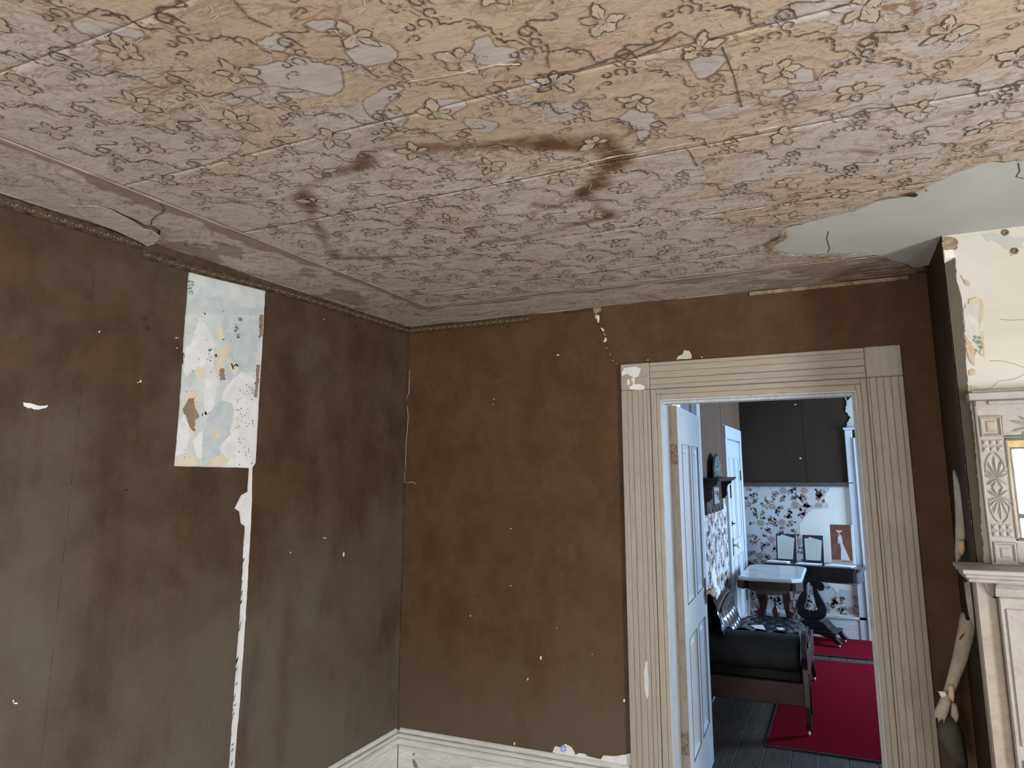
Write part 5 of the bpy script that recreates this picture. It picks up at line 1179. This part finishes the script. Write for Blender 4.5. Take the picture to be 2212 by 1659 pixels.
# chimney breast losses
def Cp(name, pts, off, m, th=.0015, step=.006, amp=.0016, **k): return decal(name, crop(1950, 450, .3618, pts), 1, BY, off, th, m, wc, step, amp, **k)
Cp('broken_corner', [(232, 168), (300, 175), (330, 200), (322, 245), (240, 248), (232, 210)], .006, M['lath'], .004, label='crumbled corner of the chimney breast at the ceiling')
Cp('bare_plaster', [(245, 250), (300, 250), (320, 292), (250, 300)], .0015, M['plaster_far'])
Cp('old_paper', [(370, 580), (440, 550), (472, 560), (470, 690), (470, 800), (440, 850), (400, 800), (372, 760), (365, 640)], .0030, M['oldgrey'], label='grey-blue old paper bared on the chimney breast')
Cp('size_stain', [(395, 545), (440, 530), (475, 555), (478, 640), (460, 720), (452, 700), (455, 570), (400, 575)], .0036, M['breast_stain'])
Cp('size_stain', [(370, 760), (400, 800), (430, 850), (445, 865), (430, 880), (428, 940), (395, 900), (378, 830)], .0036, M['breast_stain'])
Cp('size_stain', [(455, 730), (485, 735), (482, 800), (488, 885), (460, 870), (470, 790)], .0037, M['breast_stain'])
Cp('size_stain', [(360, 420), (395, 440), (400, 465), (375, 455), (345, 400)], .0030, M['breast_stain'])
Cp('size_stain', [(395, 970), (430, 965), (435, 990), (400, 1000)], .0033, M['breast_stain']); Cp('size_stain', [(405, 1060), (460, 1075), (470, 1105), (405, 1105)], .0033, M['breast_stain'])
for x, y, r_ in ((430, 770, 12), (445, 800, 14), (425, 790, 9), (455, 775, 10), (462, 800, 11), (470, 830, 9), (455, 825, 9), (440, 850, 9), (430, 865, 6), (475, 810, 6)):
    Cp('printed_leaf', [(x-r_, y), (x-2, y-r_), (x+r_, y-3), (x+r_*.5, y+r_), (x-4, y+r_*.7)], .0042, M['sprig'], .001)
for x, y, r_ in ((415, 812, 10), (425, 835, 8)):
    Cp('printed_leaf', [(x-r_, y), (x-2, y-r_), (x+r_, y-3), (x+r_*.5, y+r_), (x-4, y+r_*.7)], .0043, M['peach'], .001)
Cp('damp_stain', [(470, 150), (560, 145), (600, 165), (724, 170), (724, 235), (660, 240), (600, 235), (560, 200), (510, 195)], .0008, M['plaster_ceiling'], .0006, .01, .003)
for x, y in ((612, 145), (668, 255)): 
    q = W(1950+x*.3618, 450+y*.3618, 1, BY); MB().lathe([(.012, -.001), (.010, -.006), (.006, -.004), (.0055, .002)], tuple(q), 12, 1).build('nail_hole', M['rust'], wc)
Cp('size_stain', [(630, 262), (655, 255), (672, 282), (650, 285)], .0018, M['breast_stain'])
def ccrack(pts):
    MB().tube([W(*p, 1, BY-.0005) for p in crop(1950, 450, .3618, pts)], .0007, 4).build('plaster_crack', M['tear_brown'], wc)
ccrack([(470, 1085), (520, 1075), (555, 1050), (570, 1030), (640, 1025), (690, 1010), (724, 990)]); ccrack([(520, 910), (600, 912), (670, 930), (724, 950)]); ccrack([(580, 662), (640, 668), (724, 664)])

# ================================================================== PEELED PAPERS BY THE CHIMNEY
def strip_sheet(name, cl, label, cat, m, arc=PI*.8, seg=9, group=None, jagk=0):
    """cl: list of (centre, half width, axis-dir) describing a paper curled about its length"""
    mb = MB(); vs = []; n = len(cl)
    for i, (c, r_, roll) in enumerate(cl):
        c = Vector(c); d = (Vector(cl[min(i+1, n-1)][0])-Vector(cl[max(i-1, 0)][0])).normalized()
        t0 = (CAM-c).normalized(); u = d.cross(t0).normalized(); w = u.cross(d).normalized()
        if w.dot(t0) < 0: w = -w
        for k in range(seg):
            a = -arc/2+arc*k/(seg-1)+roll
            p = c+u*r_*math.sin(a)+w*r_*(math.cos(a)-.3)
            if i in (0, n-1): p = p+d*rnd.uniform(-.012, .012)
            vs.append(p)
    mb.add(vs, [(i*seg+k, i*seg+k+1, (i+1)*seg+k+1, (i+1)*seg+k) for i in range(n-1) for k in range(seg-1)], True)
    return mb.build(name, m, None, label=label, cat=cat, group=group, solid=.0012)
yR = -.28
C_ = lambda px, py, y=yR: W(px, py, 1, y)
roll = strip_sheet('wallpaper_roll', [(C_(2093, 1333), .027, 0), (C_(2085, 1375), .026, .1), (C_(2073, 1425), .023, 0), (C_(2060, 1465), .019, .1), (C_(2048, 1500), .016, .2), (C_(2038, 1528), .019, .3), (C_(2027, 1552), .020, .5)], 'beige roll of peeled wallpaper hanging beside the mantelpiece', 'peeled wallpaper', M['rollpaper'], arc=PI*1.5, seg=15)
t = scrap('scrap', [(2048, 1484, 1, yR-.03), (2058, 1478, 1, yR-.03), (2062, 1500, 1, yR-.03), (2060, 1520, 1, yR-.03), (2050, 1506, 1, yR-.03)], M['peach'], 'peach torn scrap', bow=.004, parent=roll)
scrap('scrap', [(2056, 1518, 1, yR-.02), (2066, 1520, 1, yR-.02), (2072, 1548, 1, yR-.02), (2066, 1562, 1, yR-.02), (2054, 1545, 1, yR-.02)], M['rollpaper'], None, bow=.006, parent=roll)
scrap('scrap', [(2026, 1493, 1, yR-.04), (2042, 1494, 1, yR-.04), (2046, 1503, 1, yR-.04), (2034, 1508, 1, yR-.04)], M['fleck'], None, bow=.004, parent=roll)
MB().tube([C_(2082, 1370, yR-.05), C_(2077, 1375, yR-.05), C_(2073, 1382, yR-.05)], .002, 4).build('split', M['hole'], roll)
strip_sheet('peeled_strip', [(C_(2062, 1020, -.30), .004, 0), (C_(2068, 1050, -.30), .012, 0), (C_(2076, 1090, -.30), .020, 0), (C_(2078, 1130, -.30), .021, 0), (C_(2074, 1165, -.30), .016, 0), (C_(2070, 1195, -.30), .010, 0), (C_(2069, 1213, -.30), .006, 0)], 'grey peeled strip of wallpaper on the chimney side above the shelf', 'peeled wallpaper', M['peel'], arc=PI*.9)
scrap('scrap_low', [(2070, 1168, 1, -.33), (2083, 1168, 1, -.33), (2084, 1190, 1, -.33), (2078, 1202, 1, -.33), (2071, 1188, 1, -.33)], M['peach'], 'peach scrap of torn paper just above the mantel shelf', bow=.003, cat='paper scrap').name = 'paper_scrap'
strip_sheet('peeled_strip', [(C_(2092, 1252, -.30), .016, 0), (C_(2096, 1290, -.30), .016, 0), (C_(2102, 1330, -.30), .015, 0), (C_(2110, 1362, -.30), .006, 0)], 'grey peeled strip of wallpaper under the mantel shelf', 'peeled wallpaper', M['peel'], arc=PI*.7)
scrap('peeled_sheet', [(2028, 1560, 1, -.22), (2060, 1540, 1, -.22), (2080, 1580, 1, -.22), (2090, 1640, 1, -.22), (2092, 1672, 1, -.22), (2062, 1655, 1, -.22), (2036, 1615, 1, -.22), (2024, 1585, 1, -.22)], M['peeldark'], 'dark grey sheet of wallpaper sagging beside the casing foot', bow=.03, cat='peeled wallpaper')

# ================================================================== RUGS
def rug(x0, x1, y0, y1, label):
    e = empty('rug', ((x0+x1)/2, (y0+y1)/2, 0), label=label, cat='rug'); cx, cy = (x0+x1)/2, (y0+y1)/2
    mb = MB(); nx, ny = 40, 60
    mb.grid(lambda u, v: (x0+.012+u*(x1-x0-.024)-cx, y0+.012+v*(y1-y0-.024)-cy, .0095+.0012*math.sin(u*31+v*9)*math.sin(v*40)), nx, ny)
    mb.box(x0+.012-cx, x1-.012-cx, y0+.012-cy, y1-.012-cy, .001, .008)
    mb.build('pile', M['rug'], e)
    b = .014
    MB().box(x0-cx, x1-cx, y0-cy, y0+b-cy, .0005, .009).box(x0-cx, x1-cx, y1-b-cy, y1-cy, .0005, .009).box(x0-cx, x0+b-cx, y0+b-cy, y1-b-cy, .0005, .009).box(x1-b-cx, x1-cx, y0+b-cy, y1-b-cy, .0005, .009).build('binding', M['rug_edge'], e)
    return e
rug(1.725, 3.30, 1.305, 3.452, 'large crimson rug running under the sofa')
rug(1.60, 3.30, 3.61, 4.345, 'smaller crimson rug beneath the console table at the end wall')

# ================================================================== SOFA
sf = empty('sofa', (1.62, 2.2, .0105), label='black buttoned leather sofa with carved dark frame against the side wall', cat='sofa')
def sp_(name, mb, m, **k):
    o = mb.build(name, M[m], None, **k); o.parent = sf; o.matrix_parent_inverse = Matrix.Translation((-1.62, -2.2, 0)); return o
sx0, sx1, sy0, sy1 = 1.36, 1.955, 1.60, 2.88
# seat, buttoned, rounded at the far end
def seat_out(t):      # superellipse-ish far end
    return 1-.16*max(0, (t-.72)/.28)**2
def button(u, v, du, dv, amp):
    i, j = u/du, v/dv; row = math.floor(j); sh = .5*(row % 2)
    best = 1e9
    for r_ in (row, row+1):
        s2 = .5*(r_ % 2); c = math.floor(i-s2); 
        for cc in (c, c+1):
            d = math.hypot((i-(cc+s2))*du, (j-r_)*dv); best = min(best, d)
    return -amp*math.exp(-(best/.022)**2)-amp*.25*math.exp(-(best/.05)**2)
mb = MB()
def seatP(u, v):
    y = sy0+.05+v*(sy1-sy0-.05); k = seat_out(v); xm_ = (sx0+sx1)/2; x = xm_+(u-.5)*(sx1-sx0-.04)*k
    e_ = 1-(2*abs(u-.5))**6; z = .395+.065*e_*(1-max(0, (v-.92)/.08)**2*.8)
    return (x, y, z+button(x, y, .12, .10, .020)*e_)
mb.grid(seatP, 44, 80); sp_('seat', mb, 'leather')
sp_('seat_base', MB().bbox(sx0, sx1-.02, sy0+.06, sy1-.10, .20, .405, .01), 'cloth_black')
# rolled near arm
def armP(u, v):        # v along x, u around the section
    a = -PI*.25+u*PI*1.75
    cy_, cz_ = 1.665, .545; ry, rz_ = .120, .085
    y = cy_-ry*math.cos(a-PI*.25)-.0; z = cz_+rz_*math.sin(a-PI*.25)
    x = sx0-.03+v*(sx1-sx0+.01)
    return (x, y, z)
sec = [(1.80, .46), (1.80, .56), (1.775, .605), (1.72, .632), (1.65, .638), (1.585, .622), (1.545, .585), (1.528, .53), (1.525, .46), (1.530, .40), (1.545, .372), (1.575, .360), (1.61, .352), (1.64, .34), (1.65, .32), (1.80, .32)]
mb = MB(); nv = 30; vs = []
for j in range(nv):
    v = j/(nv-1); x = sx0-.05+v*(sx1-sx0+.03); k = 1-.06*max(0, (v-.93)/.07)**2
    for (y, z) in sec: vs.append((x, 1.66+(y-1.66)*k+.004*math.sin(x*40+z*20), .43+(z-.49)*k*(.9 if z > .45 else .55)+.003*math.sin(x*23)))
ns = len(sec)
mb.add(vs, [(j*ns+i, j*ns+(i+1) % ns, (j+1)*ns+(i+1) % ns, (j+1)*ns+i) for j in range(nv-1) for i in range(ns)]+[tuple(range(ns)), tuple((nv-1)*ns+i for i in reversed(range(ns)))], True)
sp_('arm_roll', mb, 'cloth_black', label='rolled near arm in plain dull leather')
mb = MB(); mb.grid(lambda u, v: (sx0+.03+v*(sx1-sx0-.06), 1.80+.06*u+.03*math.sin(u*PI/2), .555-.11*u+button(v*.55, u*.2, .12, .07, .014)), 20, 40); sp_('arm_inside', mb, 'leather', label='buttoned inner face of the arm')
# front face of the arm: carved facing and leg (faces +x)
face = [(1.535, .55), (1.60, .585), (1.68, .590), (1.75, .57), (1.79, .53), (1.775, .48), (1.72, .46), (1.68, .43), (1.66, .37), (1.655, .30), (1.65, .17), (1.60, .165), (1.585, .06), (1.575, .03), (1.545, .03), (1.535, .08), (1.53, .17), (1.545, .30), (1.56, .38), (1.545, .42), (1.52, .46), (1.515, .51)]
sp_('arm_facing', MB().prism(face, 0, sx1-.002, sx1+.028), 'darkwood', label='carved dark wood facing running down into the front leg')
sp_('facing_scroll', MB().tube([(sx1+.032, 1.655+(.085-.009*k*.6)*math.cos(k*.55), .518+(.050-.006*k*.55)*math.sin(k*.55)) for k in range(15)], .006, 6), 'darkwood')
sp_('facing_bead', MB().tube([(sx1+.03, 1.555, .36), (sx1+.032, 1.575, .26), (sx1+.03, 1.57, .12)], .007, 6), 'darkwood')
def caster(x, y, dz=0):
    sp_('caster', MB().tube([(x, y, .034), (x, y, .018+dz)], .007, 8).lathe([(.003, -.007), (.012, -.006), (.013, 0), (.012, .006), (.003, .007)], (x, y, .0128+dz), 12, 0), 'porcelain', label='small white caster')
caster(sx1+.013, 1.558)
# rails
sp_('seat_rail', MB().bbox(sx0-.04, sx1-.003, 1.585, 1.615, .150, .288, .006), 'wornwood', label='plain dull wood end rail')
sp_('seat_rail', MB().bbox(sx1-.02, sx1+.012, 1.66, sy1-.12, .23, .385, .006), 'darkwood')
sp_('seat_rail', MB().bbox(sx0+.06, sx1-.06, sy1-.06, sy1-.03, .23, .36, .006), 'darkwood'); sp_('seat_rail', MB().bbox(sx0-.03, sx0, 1.62, sy1-.06, .22, .36, .006), 'darkwood')
def leg(pts, r):
    sp_('leg', MB().tube(pts, r, 8), 'darkwood')
leg([(sx0, 1.62, .19), (sx0-.01, 1.60, .10), (sx0-.03, 1.58, .03)], [.028, .018, .016]); caster(sx0-.03, 1.58, -.0090)
leg([(sx1-.03, sy1-.15, .25), (sx1-.01, sy1-.12, .12), (sx1, sy1-.10, .03)], [.03, .018, .015]); caster(sx1, sy1-.10)
leg([(sx0+.05, sy1-.08, .25), (sx0+.03, sy1-.06, .12), (sx0+.02, sy1-.05, .03)], [.03, .018, .015]); caster(sx0+.02, sy1-.05, -.0090)
# back: two humps, buttoned, with wooden crest
def crest(v):          # height of the back along y
    y = 1.55+v*1.25
    a = .86-.15*((y-1.42)/.30)**2 if y < 1.9 else -1
    b = .735-.05*((2.2-y)/.43)**2 if y < 2.2 else .735-.30*((y-2.2)/.42)**2.2
    if y < 1.72: b = -1
    return max(a, b, .40)
def backP(u, v):
    y = 1.55+v*1.20; zt = crest(v)-.035; z = .40+(zt-.40)*u; x = 1.49-.075*u+.016*math.sin(u*PI)
    e_ = math.sin(PI*min(max(u, 0.02), .98))**.4
    return (x+button(y, z, .105, .085, .022)*e_*-(-1), y, z)
mb = MB(); mb.grid(backP, 34, 90); sp_('backrest', mb, 'leather', label='buttoned blue-black leather back with two humps')
mb = MB(); mb.add([(x_, 1.55+v*1.20, z_) for v in np.linspace(0, 1, 60) for x_, z_ in ((1.375, .38), (1.375, crest(v)-.03), (1.41, crest(v)-.03), (1.465, .38))], [(4*i+k, 4*i+(k+1) % 4, 4*(i+1)+(k+1) % 4, 4*(i+1)+k) for i in range(59) for k in range(4)])
sp_('back_board', mb, 'wornwood')
mb = MB(); mb.tube([(1.40, 1.55+v*1.20, crest(v)-.012) for v in np.linspace(0, 1, 70)], .022, 8); sp_('crest_rail', mb, 'wornwood')
mb = MB(); mb.grid(lambda u, v: (1.424+.006*u, 1.80+v*.62, crest((1.80+v*.62-1.55)/1.25)-.025-.10*(1-u)*math.sin(PI*(.15+.7*v))), 6, 20); mb.build('x', M['wornwood']).name = 'crest_panel'
o = bpy.data.objects['crest_panel']; o.parent = sf; o.matrix_parent_inverse = Matrix.Translation((-1.62, -2.2, 0)); md = o.modifiers.new('t', 'SOLIDIFY'); md.thickness = .012
# notes lying on the arm
def note(pts, z, label, name='paper_note'):
    P = [W(x, y, 2, z) for x, y in pts]; mb = MB(); n = len(P)
    mb.add([(p.x, p.y, z) for p in P]+[(p.x, p.y, z+.0015) for p in P], [tuple(range(n)), tuple(n+i for i in range(n))]+[(i, (i+1) % n, n+(i+1) % n, n+i) for i in range(n)])
    return mb.build(name, M['paper_white'], label=label, cat='paper')
note([(1622, 1351), (1648, 1350), (1654, 1361), (1630, 1357)], .5835, 'white folded paper on the sofa arm, larger and further left')
note([(1676, 1356), (1690, 1356), (1696, 1361), (1682, 1361)], .5845, 'small white paper scrap at the right end of the sofa arm')

# ================================================================== MARBLE-TOPPED TABLE
tt = empty('marble_top_table', (1.64, 3.36, 0), label='octagonal-cornered marble-top table with walnut base behind the sofa', cat='table')
def tp_(name, mb, m, **k):
    o = mb.build(name, M[m], None, **k); o.parent = tt; o.matrix_parent_inverse = Matrix.Translation((-1.64, -3.36, 0)); return o
def octo(x0, x1, y0, y1, c): return [(x0+c, y0), (x1-c, y0), (x1, y0+c), (x1, y1-c), (x1-c, y1), (x0+c, y1), (x0, y1-c), (x0, y0+c)]
X0, X1, Y0, Y1 = 1.385, 1.897, 2.905, 3.80
a = octo(X0, X1, Y0, Y1, .075); b = octo(X0+.012, X1-.012, Y0+.012, Y1-.012, .07)
mb = MB(); n = 8; mb.add([(x, y, .715) for x, y in a]+[(x, y, .732) for x, y in a]+[(x, y, .742) for x, y in b], [tuple(range(8))]+[(i, (i+1) % 8, 8+(i+1) % 8, 8+i) for i in range(8)]+[(8+i, 8+(i+1) % 8, 16+(i+1) % 8, 16+i) for i in range(8)]+[tuple(16+i for i in range(8))])
tp_('marble_top', mb, 'marble', label='grey-white marble slab with bevelled edge')
tp_('apron', MB().prism(octo(X0+.02, X1-.02, Y0+.02, Y1-.02, .07), 2, .645, .7145), 'darkwood')
for (cx_, cy_, rz_) in ((X1-.042, Y0+.042, -PI/4), (X0+.042, Y0+.042, PI/4)):
    mb = MB().bbox(-.040, .040, -.012, .008, 0, .068, .003); o = mb.build('corner_block', M['walnut'], tt); o.location = (cx_-1.64+(.014 if rz_ < 0 else -.014), cy_-.014-3.36, .647); o.rotation_euler = (0, 0, -rz_)
# scalloped drop under the apron
dr = [(1.47, .645)]+[(1.47+.34*t, .645-.040*math.sin(PI*t)**.6-.006*math.cos(t*24)) for t in np.linspace(.05, .95, 20)]+[(1.81, .645)]
tp_('apron_drop', MB().prism(dr, 1, Y0+.035, Y0+.055), 'walnut', label='red-brown scalloped apron drop')
# four shaped legs standing around a turned centre
prof = [(.0, .645), (.075, .645), (.080, .52), (.066, .50), (.060, .44), (.075, .425), (.105, .415), (.105, .40), (.085, .39), (.085, .30), (.105, .28), (.110, .18), (.13, .10), (.19, .05), (.20, .012), (.15, .012), (.11, .05), (.06, .10), (.045, .18), (.035, .30), (.025, .40), (.012, .44), (.0, .50)]
for sx_, sy_ in ((1, -1), (-1, -1), (1, 1), (-1, 1)):
    mb = MB().prism([(u-.065, z) for u, z in prof], 1, -.020, .020)
    mb.bbox(-.01, .03, -.026, -.020, .30, .38, .002).bbox(-.02, .01, -.026, -.020, .52, .63, .002)
    o = mb.build('leg', M['walnut'], tt); o.location = (sx_*.135, (-.10 if sy_ < 0 else .10), 0); o.rotation_euler = (0, 0, {(1, -1): -.5, (-1, -1): PI+.5, (1, 1): .5, (-1, 1): PI-.5}[(sx_, sy_)])
tp_('centre_finial', MB().lathe([(.001, .545), (.010, .540), (.016, .525), (.012, .512), (.008, .505), (.014, .497), (.012, .485), (.010, .470), (.022, .455), (.032, .435), (.034, .415), (.026, .395), (.014, .382), (.012, .372), (.026, .362), (.030, .350), (.030, .33), (.020, .30), (.020, .16), (.001, .15)], (1.655, 3.20, 0), 18), 'walnut', label='turned walnut finial')
tp_('stretcher', MB().bbox(1.50, 1.78, 3.16, 3.58, .28, .32, .008), 'walnut')

# ================================================================== CONSOLE TABLE
ca = -math.radians(12.5); cc = Vector((1.955, 4.115, 0))
cc = Vector((1.943, 4.115, .0100)); ct = empty('console_table', cc, ca, label='black folding console table on a lyre pedestal at the end wall', cat='table')
def cp_(name, mb, m='blackwood', **k): return mb.build(name, M[m], ct, **k)
def rounded(x0, x1, y0, y1, r_, n=5):
    P = []
    for cx_, cy_, a0 in ((x1-r_, y1-r_, 0), (x0+r_, y1-r_, PI/2), (x0+r_, y0+r_, PI), (x1-r_, y0+r_, 3*PI/2)):
        for i in range(n+1): a_ = a0+PI/2*i/n; P.append((cx_+r_*math.cos(a_), cy_+r_*math.sin(a_)))
    return P
cp_('table_leaf', MB().prism(rounded(-.455, .455, -.175, .175, .05), 2, .703, .720)); cp_('table_leaf', MB().prism(rounded(-.452, .452, -.172, .172, .05), 2, .683, .700))
cp_('apron', MB().prism(rounded(-.42, .42, -.150, .150, .03), 2, .575, .6825))
cp_('apron_bead', MB().tube([(-.42, -.152, .58), (.42, -.152, .58)], .006, 6))
# lyre
outer = [(-.055, .575), (-.075, .53), (-.060, .50), (-.075, .45), (-.105, .40), (-.135, .34), (-.145, .29), (-.130, .24), (-.095, .21), (-.05, .195), (.05, .195), (.095, .21), (.130, .24), (.145, .29), (.135, .34), (.105, .40), (.080, .45), (.070, .49), (.10, .475), (.125, .475), (.140, .50), (.135, .53), (.115, .545), (.085, .555), (.07, .575)]
inner = [(-.010, .545), (-.028, .515), (-.030, .47), (-.032, .42), (-.045, .36), (-.062, .31), (-.055, .285), (-.035, .290), (-.02, .275), (0, .288), (.02, .275), (.035, .290), (.058, .285), (.065, .31), (.048, .36), (.035, .42), (.032, .47), (.028, .515), (.010, .545)]
mb = MB()
tri = tessellate_polygon([[Vector((u, v, 0)) for u, v in outer], [Vector((u, v, 0)) for u, v in reversed(inner)]])
allp = outer+list(reversed(inner)); no, na = len(outer), len(allp)
mb.add([(u, -.018, v) for u, v in allp]+[(u, .018, v) for u, v in allp], [tuple(t) for t in tri]+[tuple(na+i for i in t) for t in tri]+[(i, (i+1) % no, na+(i+1) % no, na+i) for i in range(no)]+[(no+i, no+(i+1) % (na-no), na+no+(i+1) % (na-no), na+no+i) for i in range(na-no)])
o = cp_('lyre_pedestal', mb, label='black lyre-shaped pedestal'); o.location = (-.05, 0, 0)
cp_('plinth', MB().prism([(-.17, .195), (.08, .195), (.10, .175), (.12, .15), (.16, .125), (-.25, .125), (-.21, .15), (-.19, .175)], 1, -.10, .10))
cp_('platform', MB().prism([(-.25, .124), (.18, .124), (.20, .115), (.18, .095), (-.25, .095)], 1, -.14, .14))
for sx_ in (-1, 1):
    for sy_ in (-1, 1):
        pts = [(.06, .095), (.15, .105), (.19, .10), (.205, .065), (.238, .035), (.238, .028), (.205, .026), (.18, .040), (.165, .065), (.12, .072)]
        cp_('foot', MB().prism([(sx_*x-(.04 if sx_ < 0 else 0.0), z) for x, z in pts], 1, sy_*.12-.028, sy_*.12+.028))
        cp_('caster', MB().lathe([(.003, -.007), (.012, -.006), (.013, 0), (.012, .006), (.003, .007)], (sx_*.215-(.04 if sx_ < 0 else 0), sy_*.12, .0135), 12, 0), 'porcelain')
# things on the console (standing on its top at z=.72)
def card(name, px, label, cat, frame_m, t=.012, lean=.06):
    """an upright board facing the room: lower-left, lower-right, upper-right, upper-left in the photo, standing on the table"""
    pass
def stand_board(name, x, y, w, h, rz, lean, label, cat):
    e = empty(name, (x, y, .7310), rz, label=label, cat=cat); e.rotation_euler = (-lean, 0, rz); return e
def framed(x, y, w, h, rz, label, flip, doc):
    e = stand_board('document_frame', x, y, w, h, rz, .10, label, 'framed document'); e['group'] = 'framed documents on the console table'
    MB().bbox(-w/2, w/2, -.004, .004, 0, h, .0015).build('mount_board', M['frameblack'], e)
    MB().box(w/2, w/2+.006, -.002, .004, .004, h-.004).build('board_edge', M['paper_white'], e)
    MB().prism(doc, 1, -.0052, -.0042).build('sheet', M['paper_cream'], e)
    mb = MB(); zs = np.linspace(.05, h-.05, 15 if flip else 9)
    for z in zs: mb.box(-w*.34, w*.26+rnd.uniform(-.02, .02), -.0056, -.0053, z, z+.0022)
    mb.build('writing', M['textline'], e)
    return e
w1 = .195; h1 = .262
framed(1.690, 4.235, w1, h1, ca*.6, 'black-mounted cream document, left one on the console, lines of writing showing', True, [(-.085, .018), (.060, .018), (.084, .225), (-.045, .258), (-.045, .245), (-.085, .240)])
framed(1.945, 4.185, w1, h1, ca*.6, 'black-mounted cream document, right one on the console beside the portrait print', False, [(-.072, .022), (.066, .022), (.086, .215), (-.035, .245), (-.035, .232), (-.078, .228)])
pe = stand_board('portrait_print', 2.205, 4.150, .19, .36, ca*.6, .09, 'sepia print of a lady in a long white dress and hat, leaning upright', 'print')
MB().bbox(-.095, .115, -.003, .003, 0, .372, .001).build('card', M['paper_white'], pe)
MB().box(-.095, .094, -.0040, -.0031, .012, .372).build('brown_ground', M['sepia'], pe)
fig = MB(); fig.prism([(-.012, .035), (.018, .022), (.072, .030), (.058, .075), (.030, .150), (.012, .200), (.010, .250), (.002, .275), (-.014, .278), (-.024, .262), (-.030, .235), (-.022, .205), (-.012, .195), (-.006, .150)], 1, -.0050, -.0041)
fig.build('dress', M['printwhite'], pe); MB().prism([(-.030, .225), (-.036, .205), (-.030, .190), (-.008, .188), (-.004, .196), (-.020, .203), (-.018, .222)], 1, -.0056, -.0051).build('arm', M['printskin'], pe)
MB().prism([(-.016+.010*math.cos(t), .290+.013*math.sin(t)) for t in np.linspace(0, 2*PI, 12)[:-1]], 1, -.0050, -.0041).build('head', M['printskin'], pe)
MB().prism([(-.014+.030*math.cos(t), .312+.010*math.sin(t)+.005*math.cos(t*2)) for t in np.linspace(0, 2*PI, 14)[:-1]], 1, -.0060, -.0051).build('hat', M['paper_cream'], pe)
MB().box(-.095, .094, -.0050, -.0041, .012, .040).build('ground_shade', M['printskin'], pe)
def stack(x, y, n, w, d, label):
    e = empty('paper_stack', (x, y, .7310), ca, label=label, cat='papers', group='paper stacks on the console table')
    for i in range(n):
        o = MB().box(-w/2, w/2, -d/2, d/2, 0, .0035).build('sheet', M['paper_white'], e); o.location = (rnd.uniform(-.02, .02), rnd.uniform(-.006, .006), i*.0040); o.rotation_euler = (0, 0, rnd.uniform(-.1, .1))
stack(1.615, 4.105, 3, .20, .10, 'fanned white papers at the left end of the console table'); stack(1.90, 4.050, 2, .22, .09, 'white papers before the right-hand document on the console'); stack(2.19, 3.980, 3, .24, .10, 'white papers before the portrait print on the console')

# ================================================================== WALL SHELF
ws = empty('wall_shelf', (FX+.003, 2.5, 1.3), label='dark carved bracket shelf on the far room left wall', cat='shelf')
def wp(name, mb, m='wornwood', **k):
    o = mb.build(name, M[m], None, **k); o.parent = ws; o.matrix_parent_inverse = Matrix.Translation((-(FX+.003), -2.5, -1.3)); return o
wx = FX+.004
wp('shelf_board', MB().bbox(wx, wx+.125, 2.07, 2.98, 1.558, 1.575, .004), 'darkwood')
wp('shelf_lip', MB().bbox(wx, wx+.11, 2.09, 2.96, 1.546, 1.557, .003), 'darkwood')
bp = [(2.12, 1.545), (2.12, 1.30)]
for k in range(5):
    y = 2.12+.155*k; bp += [(y+.015, 1.30-.005), (y+.05, 1.30), (y+.078, 1.36), (y+.105, 1.31)]
bp += [(2.895, 1.30), (2.905, 1.36), (2.895, 1.42), (2.895, 1.545)]
win = [(2.42, 1.36), (2.66, 1.36), (2.66, 1.50), (2.42, 1.50)]
wp('back_panel', MB().prism(bp, 0, wx, wx+.018), 'wornwood', label='red-brown back panel with pointed drops')
wp('inset_frame', MB().box(wx+.018, wx+.024, 2.40, 2.68, 1.345, 1.515), 'darkwood'); wp('inset_mirror', MB().box(wx+.0245, wx+.027, 2.43, 2.65, 1.365, 1.495), 'mirror', label='small mirror set in the shelf back')
for y in (2.14, 2.86):
    br = [(wx+.018, 1.545), (wx+.105, 1.545), (wx+.098, 1.525), (wx+.070, 1.510), (wx+.055, 1.47), (wx+.060, 1.43), (wx+.040, 1.40), (wx+.018, 1.39)]
    wp('bracket', MB().prism(br, 1, y-.012, y+.012), 'darkwood')
orn = empty('arched_ornament', (wx+.045, 2.50, 1.5755), label='arched silver and black fretwork piece on the bracket shelf', cat='ornament')
arch = [(-.20, 0)]+[(-.20*math.cos(t), .05+.145*math.sin(t)) for t in np.linspace(0, PI, 15)]+[(.20, 0)]
MB().prism(arch, 0, -.006, .0).build('back_plate', M['darkwood'], orn)
arch2 = [(-.175, .008)]+[(-.175*math.cos(t), .05+.125*math.sin(t)) for t in np.linspace(0, PI, 15)]+[(.175, .008)]
MB().prism(arch2, 0, .0005, .006).build('fretwork', M['ornament'], orn, label='tarnished silver fretwork')
